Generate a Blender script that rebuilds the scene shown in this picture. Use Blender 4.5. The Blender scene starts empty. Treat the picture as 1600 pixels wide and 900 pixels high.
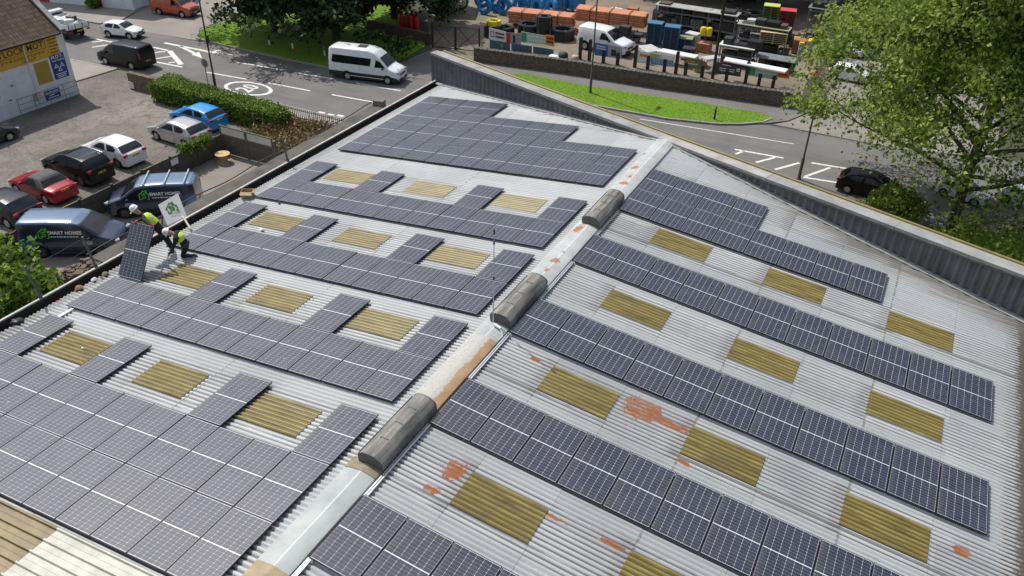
import bpy, bmesh, math, random
from mathutils import Vector, Matrix, noise
random.seed(7)
SC = bpy.context.scene
COL = SC.collection
Z0 = 9.5                       # height of the roof ridge above the ground
# ------------------------------------------------------------------ camera
FPX, YAW, PITCH, ROLL = 1272.61, -0.46770, 0.58730, 0.02430
CAM = Vector((8.0776, -10.2966, 12.6723 + Z0))
_fw = Vector((math.sin(YAW)*math.cos(PITCH), math.cos(YAW)*math.cos(PITCH), -math.sin(PITCH)))
_rt = Vector((math.cos(YAW), -math.sin(YAW), 0)); _up = _rt.cross(_fw)
RT = math.cos(ROLL)*_rt + math.sin(ROLL)*_up
UP = -math.sin(ROLL)*_rt + math.cos(ROLL)*_up
cam = bpy.data.cameras.new('camera'); camo = bpy.data.objects.new('camera', cam); COL.objects.link(camo)
camo.matrix_world = Matrix(((RT.x, UP.x, -_fw.x, CAM.x), (RT.y, UP.y, -_fw.y, CAM.y), (RT.z, UP.z, -_fw.z, CAM.z), (0, 0, 0, 1)))
cam.sensor_width = 36; cam.lens = 36*FPX/1600; cam.clip_start = 0.1; cam.clip_end = 2000
SC.camera = camo
# ------------------------------------------------------------------ light
SUN_EL, SUN_AZ = 54, -71.5          # azimuth from +Y towards +X
w = bpy.data.worlds.new('World'); SC.world = w; w.use_nodes = True
nt = w.node_tree; bg = nt.nodes['Background']
sky = nt.nodes.new('ShaderNodeTexSky'); sky.sky_type = 'NISHITA'; sky.sun_disc = False
sky.sun_elevation = math.radians(SUN_EL); sky.sun_rotation = math.radians(SUN_AZ)
sky.air_density = 1.0; sky.dust_density = 1.5
# broken white cloud over the blue, as the panels' pale reflections show
tc = nt.nodes.new('ShaderNodeTexCoord'); ns = nt.nodes.new('ShaderNodeTexNoise'); ns.inputs['Scale'].default_value = 2.6
ns.inputs['Detail'].default_value = 7; ns.inputs['Roughness'].default_value = .6
rmp = nt.nodes.new('ShaderNodeValToRGB'); rmp.color_ramp.elements[0].position = .40; rmp.color_ramp.elements[1].position = .66
mx = nt.nodes.new('ShaderNodeMix'); mx.data_type = 'RGBA'; mx.inputs[7].default_value = (6.0, 6.0, 6.2, 1)
# thin cloud is brighter towards the sun
dotn = nt.nodes.new('ShaderNodeVectorMath'); dotn.operation = 'DOT_PRODUCT'
_e, _a = math.radians(SUN_EL), math.radians(SUN_AZ); dotn.inputs[1].default_value = (math.sin(_a)*math.cos(_e), math.cos(_a)*math.cos(_e), math.sin(_e))
gl = nt.nodes.new('ShaderNodeMapRange'); gl.interpolation_type = 'SMOOTHSTEP'; gl.inputs[1].default_value = .45; gl.inputs[2].default_value = 1.0; gl.inputs[3].default_value = 1.0; gl.inputs[4].default_value = 4.4
cm = nt.nodes.new('ShaderNodeVectorMath'); cm.operation = 'SCALE'; cm.inputs[0].default_value = (3.5, 3.55, 3.75)
nt.links.new(tc.outputs['Generated'], dotn.inputs[0]); nt.links.new(dotn.outputs['Value'], gl.inputs[0]); nt.links.new(gl.outputs[0], cm.inputs['Scale']); nt.links.new(cm.outputs[0], mx.inputs[7])
nt.links.new(tc.outputs['Generated'], ns.inputs['Vector']); nt.links.new(ns.outputs['Fac'], rmp.inputs['Fac'])
nt.links.new(rmp.outputs['Color'], mx.inputs[0]); nt.links.new(sky.outputs[0], mx.inputs[6]); nt.links.new(mx.outputs[2], bg.inputs[0])
bg.inputs[1].default_value = 0.11
sl = bpy.data.lights.new('sun', 'SUN'); sl.energy = 3.8; sl.angle = math.radians(.55); sl.color = (1, .965, .91)
so = bpy.data.objects.new('sun', sl); COL.objects.link(so)
_el, _az = math.radians(SUN_EL), math.radians(SUN_AZ)
SUNV = Vector((math.sin(_az)*math.cos(_el), math.cos(_az)*math.cos(_el), math.sin(_el)))
so.rotation_euler = SUNV.to_track_quat('Z', 'Y').to_euler(); so.location = SUNV*80
SC.view_settings.view_transform = 'Standard'; SC.view_settings.look = 'None'
SC.view_settings.exposure = 0.10; SC.view_settings.gamma = 1; SC.view_settings.use_curve_mapping = False
SC.render.engine = 'CYCLES'; SC.cycles.max_bounces = 6; SC.cycles.use_denoising = True

# ------------------------------------------------------------------ helpers
def ray(u, v):
    return _fw + (u-800)/FPX*RT - (v-450)/FPX*UP
def G(u, v, z=0.0):               # point of the horizontal plane z seen at photo position (u, v)
    D = ray(u, v); t = (z-CAM.z)/D.z
    return CAM + t*D
def lerp(a, b, t): return a + (b-a)*t

class MB:
    """collects geometry, then links it as ONE mesh object"""
    def __init__(s): s.v = []; s.f = []; s.m = []
    def face(s, pts, mi=0):
        i = len(s.v); s.v += [tuple(p) for p in pts]; s.f.append(tuple(range(i, i+len(pts)))); s.m.append(mi)
    def grid(s, rows, mi=0, closed=False):       # rows of equal-length point lists
        i0 = len(s.v); n = len(rows[0])
        for r in rows: s.v += [tuple(p) for p in r]
        for a in range(len(rows)-1):
            for b in range(n if closed else n-1):
                b2 = (b+1) % n
                s.f.append((i0+a*n+b, i0+a*n+b2, i0+(a+1)*n+b2, i0+(a+1)*n+b)); s.m.append(mi)
    def box(s, c, d, rz=0.0, mi=0, M=None):
        hx, hy, hz = d[0]/2, d[1]/2, d[2]/2; ca, sa = math.cos(rz), math.sin(rz); P = []
        for x, y, z in ((-1,-1,-1),(1,-1,-1),(1,1,-1),(-1,1,-1),(-1,-1,1),(1,-1,1),(1,1,1),(-1,1,1)):
            x *= hx; y *= hy; z *= hz
            q = Vector((c[0]+x*ca-y*sa, c[1]+x*sa+y*ca, c[2]+z))
            if M is not None: q = M @ q
            P.append(tuple(q))
        i = len(s.v); s.v += P
        for f in ((3,2,1,0),(4,5,6,7),(0,1,5,4),(1,2,6,5),(2,3,7,6),(3,0,4,7)):
            s.f.append(tuple(i+k for k in f)); s.m.append(mi)
    def bar(s, a, b, wd, h, mi=0):               # box beam from a to b
        a, b = Vector(a), Vector(b); d = (b-a); L = d.length; d = d/L
        up = Vector((0,0,1)) if abs(d.z) < .95 else Vector((0,1,0))
        x = d.cross(up).normalized(); y = x.cross(d)
        i = len(s.v)
        for p in (a, b):
            for sx, sy in ((-1,-1),(1,-1),(1,1),(-1,1)): s.v.append(tuple(p + x*sx*wd/2 + y*sy*h/2))
        for f in ((0,1,2,3),(7,6,5,4),(0,4,5,1),(1,5,6,2),(2,6,7,3),(3,7,4,0)):
            s.f.append(tuple(i+k for k in f)); s.m.append(mi)
    def tube(s, pts, r, n=8, mi=0, cap=True, closed=False):
        pts = [Vector(p) for p in pts]; rr = r if isinstance(r, (list, tuple)) else [r]*len(pts)
        rows = []; N = len(pts); ref = None
        for k, p in enumerate(pts):
            if closed: t = pts[(k+1) % N]-pts[k-1]
            else: t = pts[min(k+1, N-1)]-pts[max(k-1, 0)]
            t.normalize()
            if ref is None: ref = Vector((0,0,1)) if abs(t.z) < .9 else Vector((1,0,0))
            x = t.cross(ref).normalized(); y = x.cross(t).normalized(); ref = y
            rows.append([p + rr[k]*(x*math.cos(2*math.pi*j/n)+y*math.sin(2*math.pi*j/n)) for j in range(n)])
        if closed: rows.append(rows[0])
        s.grid(rows, mi, closed=True)
        if cap and not closed: s.face(rows[0], mi); s.face(rows[-1][::-1], mi)
    def lathe(s, c, prof, n=16, mi=0, M=None):   # prof: (r, z) pairs
        rows = [[(M @ Vector((r*math.cos(2*math.pi*j/n), r*math.sin(2*math.pi*j/n), z)) if M else Vector((c[0]+r*math.cos(2*math.pi*j/n), c[1]+r*math.sin(2*math.pi*j/n), c[2]+z))) for j in range(n)] for r, z in prof]
        s.grid(rows, mi, closed=True)
        if prof[0][0] > 1e-4: s.face(rows[0][::-1], mi)
        if prof[-1][0] > 1e-4: s.face(rows[-1], mi)
    def prism(s, poly, z0, z1, mi=0, mtop=None):
        n = len(poly); a = [(p[0], p[1], z0) for p in poly]; b = [(p[0], p[1], z1) for p in poly]
        s.face(b, mi if mtop is None else mtop); s.face(a[::-1], mi)
        for k in range(n): s.face([a[k], a[(k+1) % n], b[(k+1) % n], b[k]], mi)
    def build(s, name, mats, parent=None, smooth=0, loc=None):
        me = bpy.data.meshes.new(name); me.from_pydata(s.v, [], s.f)
        if not isinstance(mats, (list, tuple)): mats = [mats]
        for m in mats: me.materials.append(m)
        if len(mats) > 1: me.polygons.foreach_set('material_index', s.m)
        if smooth:
            bm = bmesh.new(); bm.from_mesh(me); bmesh.ops.remove_doubles(bm, verts=bm.verts, dist=1e-4)
            bmesh.ops.recalc_face_normals(bm, faces=bm.faces); bm.to_mesh(me); bm.free()
            me.shade_smooth(); me.set_sharp_from_angle(angle=math.radians(smooth))
        o = bpy.data.objects.new(name, me); COL.objects.link(o)
        if loc is not None: o.location = loc
        if parent is not None: o.parent = parent
        return o
def tag(o, label=None, cat=None, group=None, kind=None):
    if label: o['label'] = label
    if cat: o['category'] = cat
    if group: o['group'] = group
    if kind: o['kind'] = kind
    return o
def empty(name, loc=(0,0,0), rz=0.0, label=None, cat=None, group=None):
    o = bpy.data.objects.new(name, None); COL.objects.link(o); o.location = loc; o.rotation_euler = (0,0,rz)
    o.empty_display_size = .2
    return tag(o, label, cat, group)
def copy_tree(o, parent=None):
    c = o.copy(); COL.objects.link(c)
    for k in ('label', 'group', 'category'):
        pass
    if parent is not None: c.parent = parent
    for ch in list(o.children): copy_tree(ch, c)
    return c
ORD = ['first','second','third','fourth','fifth','sixth','seventh','eighth','ninth','tenth','eleventh','twelfth']

# ------------------------------------------------------------------ materials
MATS = {}
def mat(name, col, rough=.6, metal=0.0, var=0.0, scale=3.0, bump=0.0, bscale=30.0, col2=None, spec=.5, coat=0.0, trans=0.0, detail=6):
    """principled material; col mixed with col2 (or a darker col) through object-space noise"""
    if name in MATS: return MATS[name]
    m = bpy.data.materials.new(name); m.use_nodes = True; t = m.node_tree; b = t.nodes['Principled BSDF']
    b.inputs['Base Color'].default_value = (*col, 1); b.inputs['Roughness'].default_value = rough; b.inputs['Metallic'].default_value = metal
    b.inputs['Specular IOR Level'].default_value = spec; b.inputs['Coat Weight'].default_value = coat; b.inputs['Coat Roughness'].default_value = .06
    if trans: b.inputs['Transmission Weight'].default_value = trans
    co = t.nodes.new('ShaderNodeTexCoord')
    if var > 0 or col2:
        n = t.nodes.new('ShaderNodeTexNoise'); n.inputs['Scale'].default_value = scale; n.inputs['Detail'].default_value = detail; n.inputs['Roughness'].default_value = .62
        t.links.new(co.outputs['Object'], n.inputs['Vector'])
        r = t.nodes.new('ShaderNodeValToRGB'); r.color_ramp.elements[0].position = .34; r.color_ramp.elements[1].position = .66
        c2 = col2 or tuple(max(0, c*(1-var)) for c in col); c1 = col if col2 else tuple(min(1, c*(1+var*.5)) for c in col)
        r.color_ramp.elements[0].color = (*c2, 1); r.color_ramp.elements[1].color = (*c1, 1)
        t.links.new(n.outputs['Fac'], r.inputs['Fac']); t.links.new(r.outputs['Color'], b.inputs['Base Color'])
    if bump > 0:
        n2 = t.nodes.new('ShaderNodeTexNoise'); n2.inputs['Scale'].default_value = bscale; n2.inputs['Detail'].default_value = 5
        t.links.new(co.outputs['Object'], n2.inputs['Vector'])
        bp = t.nodes.new('ShaderNodeBump'); bp.inputs['Strength'].default_value = bump; bp.inputs['Distance'].default_value = .03
        t.links.new(n2.outputs['Fac'], bp.inputs['Height']); t.links.new(bp.outputs['Normal'], b.inputs['Normal'])
    MATS[name] = m
    return m
class NT:
    """short-hand for building a node graph"""
    def __init__(s, name):
        s.m = bpy.data.materials.new(name); s.m.use_nodes = True; s.t = s.m.node_tree; s.b = s.t.nodes['Principled BSDF']
        s.co = s.t.nodes.new('ShaderNodeTexCoord'); MATS[name] = s.m
    def link(s, a, b): s.t.links.new(a, b)
    def val(s, x, sock):
        if isinstance(x, (int, float)): sock.default_value = x
        else: s.link(x, sock)
    def math(s, op, a, b=None, c=None, clamp=False):
        n = s.t.nodes.new('ShaderNodeMath'); n.operation = op; n.use_clamp = clamp
        s.val(a, n.inputs[0])
        if b is not None: s.val(b, n.inputs[1])
        if c is not None: s.val(c, n.inputs[2])
        return n.outputs[0]
    def xyz(s, vec=None):
        n = s.t.nodes.new('ShaderNodeSeparateXYZ'); s.link(vec or s.co.outputs['Object'], n.inputs[0]); return n.outputs
    def comb(s, x, y, z):
        n = s.t.nodes.new('ShaderNodeCombineXYZ')
        for k, q in enumerate((x, y, z)): s.val(q, n.inputs[k])
        return n.outputs[0]
    def noise(s, scale, detail=5, rough=.6, vec=None, dist=0):
        n = s.t.nodes.new('ShaderNodeTexNoise'); n.inputs['Scale'].default_value = scale; n.inputs['Detail'].default_value = detail
        n.inputs['Roughness'].default_value = rough; n.inputs['Distortion'].default_value = dist
        s.link(vec or s.co.outputs['Object'], n.inputs['Vector']); return n.outputs['Fac']
    def white(s, vec):
        n = s.t.nodes.new('ShaderNodeTexWhiteNoise'); s.link(vec, n.inputs['Vector']); return n.outputs['Value']
    def ramp(s, f, stops):
        n = s.t.nodes.new('ShaderNodeValToRGB'); e = n.color_ramp.elements
        while len(e) < len(stops): e.new(.5)
        for k, (p, c) in enumerate(stops):
            e[k].position = p; e[k].color = (*c, 1) if isinstance(c, tuple) else (c, c, c, 1)
        s.link(f, n.inputs[0]); return n.outputs[0]
    def mix(s, f, a, b):
        n = s.t.nodes.new('ShaderNodeMix'); n.data_type = 'RGBA'
        s.val(f, n.inputs[0])
        for q, sk in ((a, n.inputs[6]), (b, n.inputs[7])):
            if isinstance(q, tuple): sk.default_value = (*q, 1)
            else: s.link(q, sk)
        return n.outputs[2]
    def step(s, x, lo, hi):     # smooth 0..1
        n = s.t.nodes.new('ShaderNodeMapRange'); n.interpolation_type = 'SMOOTHSTEP'
        s.val(x, n.inputs[0]); n.inputs[1].default_value = lo; n.inputs[2].default_value = hi; return n.outputs[0]
    def bump(s, h, strength=.3, dist=.03):
        n = s.t.nodes.new('ShaderNodeBump'); n.inputs['Strength'].default_value = strength; n.inputs['Distance'].default_value = dist
        s.link(h, n.inputs['Height']); s.link(n.outputs['Normal'], s.b.inputs['Normal'])
    def out(s, col=None, rough=None, metal=None, spec=None):
        if col is not None:
            if isinstance(col, tuple): s.b.inputs['Base Color'].default_value = (*col, 1)
            else: s.link(col, s.b.inputs['Base Color'])
        if rough is not None: s.val(rough, s.b.inputs['Roughness'])
        if metal is not None: s.val(metal, s.b.inputs['Metallic'])
        if spec is not None: s.val(spec, s.b.inputs['Specular IOR Level'])
        return s.m
# ================================================================== the warehouse and its roof
SA = 0.10571; CA_, SA_ = math.cos(SA), math.sin(SA)
def RP(side, s, y, h=0.0):
    """point on a roof slope: s metres down from the ridge, y along it, h above the sheets"""
    sg = 1 if side == 'R' else -1
    return Vector((sg*(s*CA_+h*SA_), y, Z0 - s*SA_ + h*CA_))
def RPIX(side, u, v, h=0.0):      # (s, y) of the roof point seen at photo position (u, v)
    sg = 1 if side == 'R' else -1
    n = Vector((sg*SA_, 0, CA_)); D = ray(u, v)
    t = (n.dot(Vector((0, 0, Z0))) + h - n.dot(CAM))/n.dot(D); P = CAM + t*D
    return abs(P.x)/CA_, P.y
def yg(x): return 18.725 - 0.3314*x           # the gable wall runs askew
PITCHC = 0.127
SHEET = 1.83
def corr(y): return 0.019*math.cos(2*math.pi*y/PITCHC)
LAPS = [0.12, 1.92, 3.74, 5.56, 7.36, 9.16, 10.98, 13.02]
def sheet_h(s, y):
    """lap step of the sheets plus the slight sag between purlins"""
    for k in range(len(LAPS)-1):
        if s <= LAPS[k+1]+1e-6 or k == len(LAPS)-2:
            f = (s-LAPS[k])/(LAPS[k+1]-LAPS[k]); break
    return 0.006*f + 0.006*noise.noise((s*.5, y*.35, 1.7))
def corrugated(side, s_lo, s_hi, y_lo, y_hi, h0=0.0, clip=True, n=8, sstations=None):
    mb = MB(); rows = []
    cnt = int(round((y_hi-y_lo)/PITCHC*n))
    st0 = sstations or sorted(set([s_lo, s_hi] + [q for l in LAPS for q in (l-.001, l+.001) if s_lo < q < s_hi] + [s_lo+(s_hi-s_lo)*k/14 for k in range(15)]))
    for k in range(cnt+1):
        y = y_lo+(y_hi-y_lo)*k/cnt; a, b = s_lo, s_hi
        if clip:
            xg = (18.725-y)/0.3314                  # the wall's x at this y
            if side == 'L':
                if xg < 0: a = max(a, -xg/CA_ + .02)
            elif xg < s_hi*CA_: b = min(b, xg/CA_ - .02)
        if a >= b: 
            a = b-0.001 if side == 'L' else a; b = a+.001
        r = []
        for s in st0:
            ss = min(max(s, a), b)
            r.append(RP(side, ss, y, h0 + corr(y) + (sheet_h(ss, y) if sstations is None else 0)))
        rows.append(r)
    if side == 'R': rows = rows[::-1]
    mb.grid(rows)
    return mb

# ---- roof sheet material: weathered pale paint, grimy valleys, red primer showing through in places
def roof_material(name, side, patches):
    g = NT(name); x, y, z = g.xyz()
    s = g.math('ABSOLUTE', x)
    yy = g.math('DIVIDE', y, 1.016); fl = g.math('FLOOR', yy)
    rowi = g.math('FLOOR', g.math('DIVIDE', g.math('ADD', s, -.1), 1.82))
    rnd = g.white(g.comb(fl, rowi, 3.0 if side == 'L' else 7.0))
    big = g.noise(.35, 4, .55)
    streak = g.noise(1.0, 6, .65, g.comb(g.math('MULTIPLY', x, .55), g.math('MULTIPLY', y, 7.0), 0.0))
    fine = g.noise(9.0, 5, .7)
    val = g.math('ADD', g.math('MULTIPLY', rnd, .12), g.math('MULTIPLY', big, .5))
    base = g.ramp(val, [(.18, (.32, .335, .34)), (.34, (.47, .485, .485)), (.54, (.62, .63, .625))])
    band = g.math('LESS_THAN', g.math('FRACT', g.math('DIVIDE', g.math('ADD', y, .95), 4.0)), .38)   # the courses holding the skylights were cleaned and repainted less
    base = g.mix(g.math('MULTIPLY', g.math('SUBTRACT', 1.0, band), .5), base, (.38, .40, .405))
    # grime lying in the valleys of the corrugation, patchy along the slope
    ph = g.math('COSINE', g.math('MULTIPLY', y, 2*math.pi/PITCHC))
    valley = g.step(g.math('MULTIPLY', ph, -1.0), -.15, .75)
    gm = g.math('MULTIPLY', g.math('MULTIPLY', valley, g.step(streak, .26, .48)), g.math('ADD', .42, g.math('MULTIPLY', band, .55)))
    col = g.mix(g.math('MULTIPLY', gm, .90), base, (.095, .093, .092))
    st2 = g.step(streak, .56, .74)
    col = g.mix(g.math('MULTIPLY', st2, .5), col, (.27, .265, .25))
    bl = g.noise(2.4, 7, .75, dist=.8); col = g.mix(g.math('MULTIPLY', g.step(bl, .56, .70), .42), col, (.24, .235, .215))
    sp = g.noise(11.0, 3, .6); col = g.mix(g.math('MULTIPLY', g.step(sp, .68, .74), .6), col, (.14, .13, .11))
    # dark broken line where the skylight course laps over its neighbour
    fb = g.math('MULTIPLY', g.math('FRACT', g.math('DIVIDE', g.math('ADD', y, .95), 4.0)), 4.0)
    ln = g.math('MULTIPLY', g.math('LESS_THAN', g.math('ABSOLUTE', g.math('ADD', fb, -.215)), .035), g.step(g.noise(1.0, 4, .6, g.comb(g.math('MULTIPLY', x, .35), g.math('MULTIPLY', y, .2), 9.0)), .40, .52))
    col = g.mix(g.math('MULTIPLY', ln, .75 if side == 'R' else .45), col, (.15, .148, .14))
    # lap joints: thin dark dirty line and bolt heads
    lap = None
    for l in (LAPS[3], LAPS[5]):
        q = g.math('LESS_THAN', g.math('ABSOLUTE', g.math('ADD', s, -(l+.03)*CA_)), .022)
        lap = q if lap is None else g.math('MAXIMUM', lap, q)
    col = g.mix(g.math('MULTIPLY', lap, g.math('MULTIPLY', g.step(fine, .40, .55), .75)), col, (.16, .15, .14))
    # longitudinal grubby seams where sheets lap side to side
    sd = g.math('LESS_THAN', g.math('ABSOLUTE', g.math('ADD', g.math('FRACT', yy), -.5)), .018)
    col = g.mix(g.math('MULTIPLY', sd, g.math('MULTIPLY', g.step(big, .50, .62), .4)), col, (.22, .21, .20))
    # brown weathering along the eaves and against the gable wall
    e = g.step(g.math('ADD', g.math('ADD', s, g.math('MULTIPLY', valley, .32)), g.math('MULTIPLY', g.math('ADD', fine, -.5), .5)), 12.50, 12.72)
    col = g.mix(g.math('MULTIPLY', e, .92 if side == 'R' else .35), col, (.085, .065, .048))
    dg = g.math('SUBTRACT', g.math('SUBTRACT', 18.725, g.math('MULTIPLY', x, .3314)), y)   # distance to the wall
    gd = g.math('SUBTRACT', 1.0, g.step(g.math('ADD', dg, g.math('MULTIPLY', g.math('ADD', streak, -.5), 2.6)), .05, 1.7 if side == 'R' else .35))
    col = g.mix(g.math('MULTIPLY', gd, g.math('MULTIPLY', g.step(s, 1.0, 8.0), .85) if side == 'R' else .7), col, (.15, .135, .115))
    for s0 in ((1.93, 5.56, 9.16) if side == 'R' else (3.86, 7.46, 11.1)):      # dirt backed up in the troughs above each rooflight
        d0 = g.math('SUBTRACT', s0*CA_, s) if side == 'R' else g.math('SUBTRACT', s, s0*CA_)
        q = g.math('MULTIPLY', g.math('MULTIPLY', g.step(d0, -.02, .0), g.math('SUBTRACT', 1.0, g.step(g.math('ADD', d0, g.math('MULTIPLY', g.math('ADD', streak, -.5), .9)), .12, .42))), g.math('MULTIPLY', band, g.math('ADD', .25, g.math('MULTIPLY', valley, .75))))
        col = g.mix(g.math('MULTIPLY', q, .8 if side == 'R' else .35), col, (.10, .085, .075))
    pm = None
    edge = g.noise(3.2, 6, .7, dist=.6)
    for (px, py, rx, ry) in patches:
        dx = g.math('DIVIDE', g.math('ADD', x, -px), rx); dy = g.math('DIVIDE', g.math('ADD', y, -py), ry)
        d = g.math('SQRT', g.math('ADD', g.math('MULTIPLY', dx, dx), g.math('MULTIPLY', dy, dy)))
        q = g.math('SUBTRACT', 1.0, g.step(g.math('ADD', d, g.math('MULTIPLY', g.math('ADD', edge, -.5), 2.6)), .72, .95))
        pm = q if pm is None else g.math('MAXIMUM', pm, q)
    if pm is not None:
        worn = g.math('ADD', .22, g.math('MULTIPLY', g.step(g.noise(1.0, 5, .7, g.comb(g.math('MULTIPLY', x, 2.0), g.math('MULTIPLY', y, 16.0), 2.0)), .34, .52), .78)); col = g.mix(g.math('MULTIPLY', g.math('MULTIPLY', pm, .98), worn), col, g.mix(fine, (.40, .125, .028), (.20, .075, .03)))
    g.bump(fine, .15, .01)
    return g.out(col, rough=.55, spec=.35)
def PP(side, u, v, rx, ry):
    s, y = RPIX(side, u, v); return ((s if side == 'R' else -s)*CA_, y, rx, ry)
M_roofR = roof_material('roof_paint_right', 'R', [PP('R', 1005, 640, .55, .42), PP('R', 1045, 662, .5, .16), PP('R', 708, 735, .3, .3), PP('R', 676, 766, .22, .14), PP('R', 838, 562, .14, .1),
    PP('R', 1066, 722, .2, .12), PP('R', 1503, 862, .2, .16), PP('R', 955, 850, .3, .1), PP('R', 862, 808, .35, .07), PP('R', 775, 805, .3, .07)])
M_roofL = roof_material('roof_paint_left', 'L', [PP('L', 120, 455, .15, .1), PP('L', 90, 470, .12, .1)])
def skylight_material(name, a, b, c):
    g = NT(name); x, y, z = g.xyz(); rnd = g.t.nodes.new('ShaderNodeObjectInfo').outputs['Random']
    off = g.math('MULTIPLY', rnd, 37.0)
    n = g.noise(1.6, 5, .6, g.comb(g.math('ADD', g.math('MULTIPLY', x, .8), off), g.math('MULTIPLY', y, 5.0), off))
    col = g.ramp(n, [(.30, a), (.50, b), (.72, c)])
    big = g.noise(.9, 3, .5, g.comb(g.math('ADD', x, off), y, 0.0))
    col = g.mix(g.step(big, .55, .8), col, (.16, .125, .05))
    ph = g.math('COSINE', g.math('MULTIPLY', y, 2*math.pi/PITCHC))
    col = g.mix(g.math('MULTIPLY', g.step(g.math('MULTIPLY', ph, -1.0), -.1, .8), .8), col, (.055, .043, .016))
    return g.out(col, rough=.42, spec=.4)
M_sky = skylight_material('skylight_grp', (.13, .098, .024), (.24, .185, .046), (.33, .27, .09))

B = empty('warehouse', (0, 0, 0), 0, 'long warehouse with a shallow pitched corrugated roof carrying rows of solar panels', 'warehouse')
Y_NEAR = -9.0
corrugated('R', .05, 13.02, Y_NEAR, 18.68).build('roof_slope', M_roofR, B, smooth=38)
corrugated('L', .05, 13.02, -4.72, 23.12).build('roof_slope', M_roofL, B, smooth=38)
# wide box-profile sheets at the near end of the left slope: ochre rooflights either side of cream ones
def boxprofile(s0, s1, y0, y1, h):
    mb = MB(); rows = []; P = .30
    k0 = int(math.floor(y0/P)); ys = []
    for k in range(k0, int(y1/P)+2):
        for d, hh in ((0, 0), (.018, .05), (.052, .05), (.072, 0), (.17, .0), (.175, .006), (.19, .006), (.195, 0)):
            yy = k*P+d
            if y0 <= yy <= y1: ys.append((yy, hh))
    for yy, hh in ys: rows.append([RP('L', s0+(s1-s0)*q/8, yy, h+hh+.004*noise.noise((q*.7, yy*3, 0))) for q in range(9)])
    mb.grid(rows); return mb
M_ochre = mat('ochre_rooflight', (.24, .17, .06), .45, var=.35, scale=1.8, col2=(.12, .085, .03))
M_cream = mat('cream_sheet', (.50, .50, .42), .5, col2=(.36, .355, .29), scale=2.6)
boxprofile(4.66, 13.0, Y_NEAR, -4.66, .012).build('rooflight_sheet', M_ochre, B, smooth=20)
boxprofile(1.55, 4.72, Y_NEAR, -4.66, .018).build('cream_sheet', M_cream, B, smooth=20)
boxprofile(.05, 1.6, Y_NEAR, -4.66, .010).build('rooflight_sheet', M_ochre, B, smooth=20)
# skylights: one sheet wide, 1.8 m long, set in a regular grid
def sky_sheet(side, s0, s1, y0, y1):
    mb = corrugated(side, s0, s1, y0, y1, .020, clip=False, n=8, sstations=[s0+(s1-s0)*q/6 for q in range(7)])
    return mb.build('skylight', M_sky, B, smooth=60)
for (y0, y1) in ((11.36, 12.38), (7.33, 8.32), (3.37, 4.33), (-.69, .29), (-4.70, -3.70)):
    for (a, b) in ((1.93, 3.72), (5.56, 7.32), (9.16, 10.96)):
        jj = random.uniform(-.02, .02)
        sky_sheet('R', a+jj, b+jj, y0, y1)
        if y0 > -2: sky_sheet('L', a+.16+jj, b+.13+jj, y0, y1)
# ---- ridge cap, in painted lengths
def cap_material(name, c1, c2, patches=()):
    g = NT(name); x, y, z = g.xyz(); n = g.noise(1.4, 6, .65); f = g.noise(14, 4, .7)
    col = g.ramp(n, [(.3, c2), (.62, c1)])
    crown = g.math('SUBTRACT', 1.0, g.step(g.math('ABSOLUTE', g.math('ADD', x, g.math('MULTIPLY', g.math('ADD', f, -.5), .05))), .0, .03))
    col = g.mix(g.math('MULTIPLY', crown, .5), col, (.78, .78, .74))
    edge = g.noise(3.6, 8, .8, dist=1.0); pm = None
    for (px, py, rx, ry) in patches:
        dx = g.math('DIVIDE', g.math('ADD', x, -px), rx); dy = g.math('DIVIDE', g.math('ADD', y, -py), ry)
        d = g.math('SQRT', g.math('ADD', g.math('MULTIPLY', dx, dx), g.math('MULTIPLY', dy, dy)))
        q = g.math('SUBTRACT', 1.0, g.step(g.math('ADD', d, g.math('MULTIPLY', g.math('ADD', edge, -.5), 3.4)), .7, .9)); pm = q if pm is None else g.math('MAXIMUM', pm, q)
    if pm is not None: col = g.mix(g.math('MULTIPLY', pm, .9), col, g.mix(f, (.44, .14, .04), (.28, .11, .05)))
    return g.out(col, rough=.6, spec=.3)
def capP(u, v, rx, ry):
    p = G(u, v, Z0+.06); return (p.x, p.y, rx, ry)
M_cap = cap_material('ridge_grey', (.43, .455, .44), (.31, .33, .325))
M_capP = cap_material('ridge_grey_patched', (.46, .475, .46), (.34, .35, .345), [capP(993, 262, .15, .28), capP(984, 277, .08, .12), capP(975, 287, .17, .17), capP(1005, 240, .1, .12),
      capP(904, 358, .16, .3), capP(868, 409, .17, .17), capP(880, 396, .08, .06), capP(853, 424, .1, .12)])
def cap_two():
    g = NT('ridge_white_brown'); x, y, z = g.xyz(); n = g.noise(3.0, 6, .7); f = g.noise(20, 4, .7)
    k = g.step(g.math('ADD', x, g.math('MULTIPLY', g.math('ADD', n, -.5), .42)), .10, .15)
    col = g.mix(k, g.ramp(f, [(.3, (.34, .325, .285)), (.6, (.47, .46, .42))]), g.ramp(n, [(.3, (.30, .19, .10)), (.7, (.42, .28, .16))]))
    return g.out(col, rough=.7, spec=.25)
M_cap2 = cap_two()
M_capB = mat('ridge_ochre', (.36, .28, .15), .6, col2=(.25, .20, .11), scale=4)
CAPP = [(-.42, -.035), (-.405, .030), (-.30, .062), (-.03, .108), (.03, .108), (.27, .062), (.345, .034), (.36, -.03)]
def cap(y0, y1, m, k=1.0, dz=0.0):
    mb = MB(); rows = []; N = max(2, int((y1-y0)/.3))
    for q in range(N+1):
        y = y0+(y1-y0)*q/N; j = .006*noise.noise((y*1.3, 0, 0))
        rows.append([(px*k, min(y, yg(px)-.02), Z0+pz+dz+j) for px, pz in CAPP])
    mb.grid(rows); return mb.build('ridge_cap', m, B, smooth=25)
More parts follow.
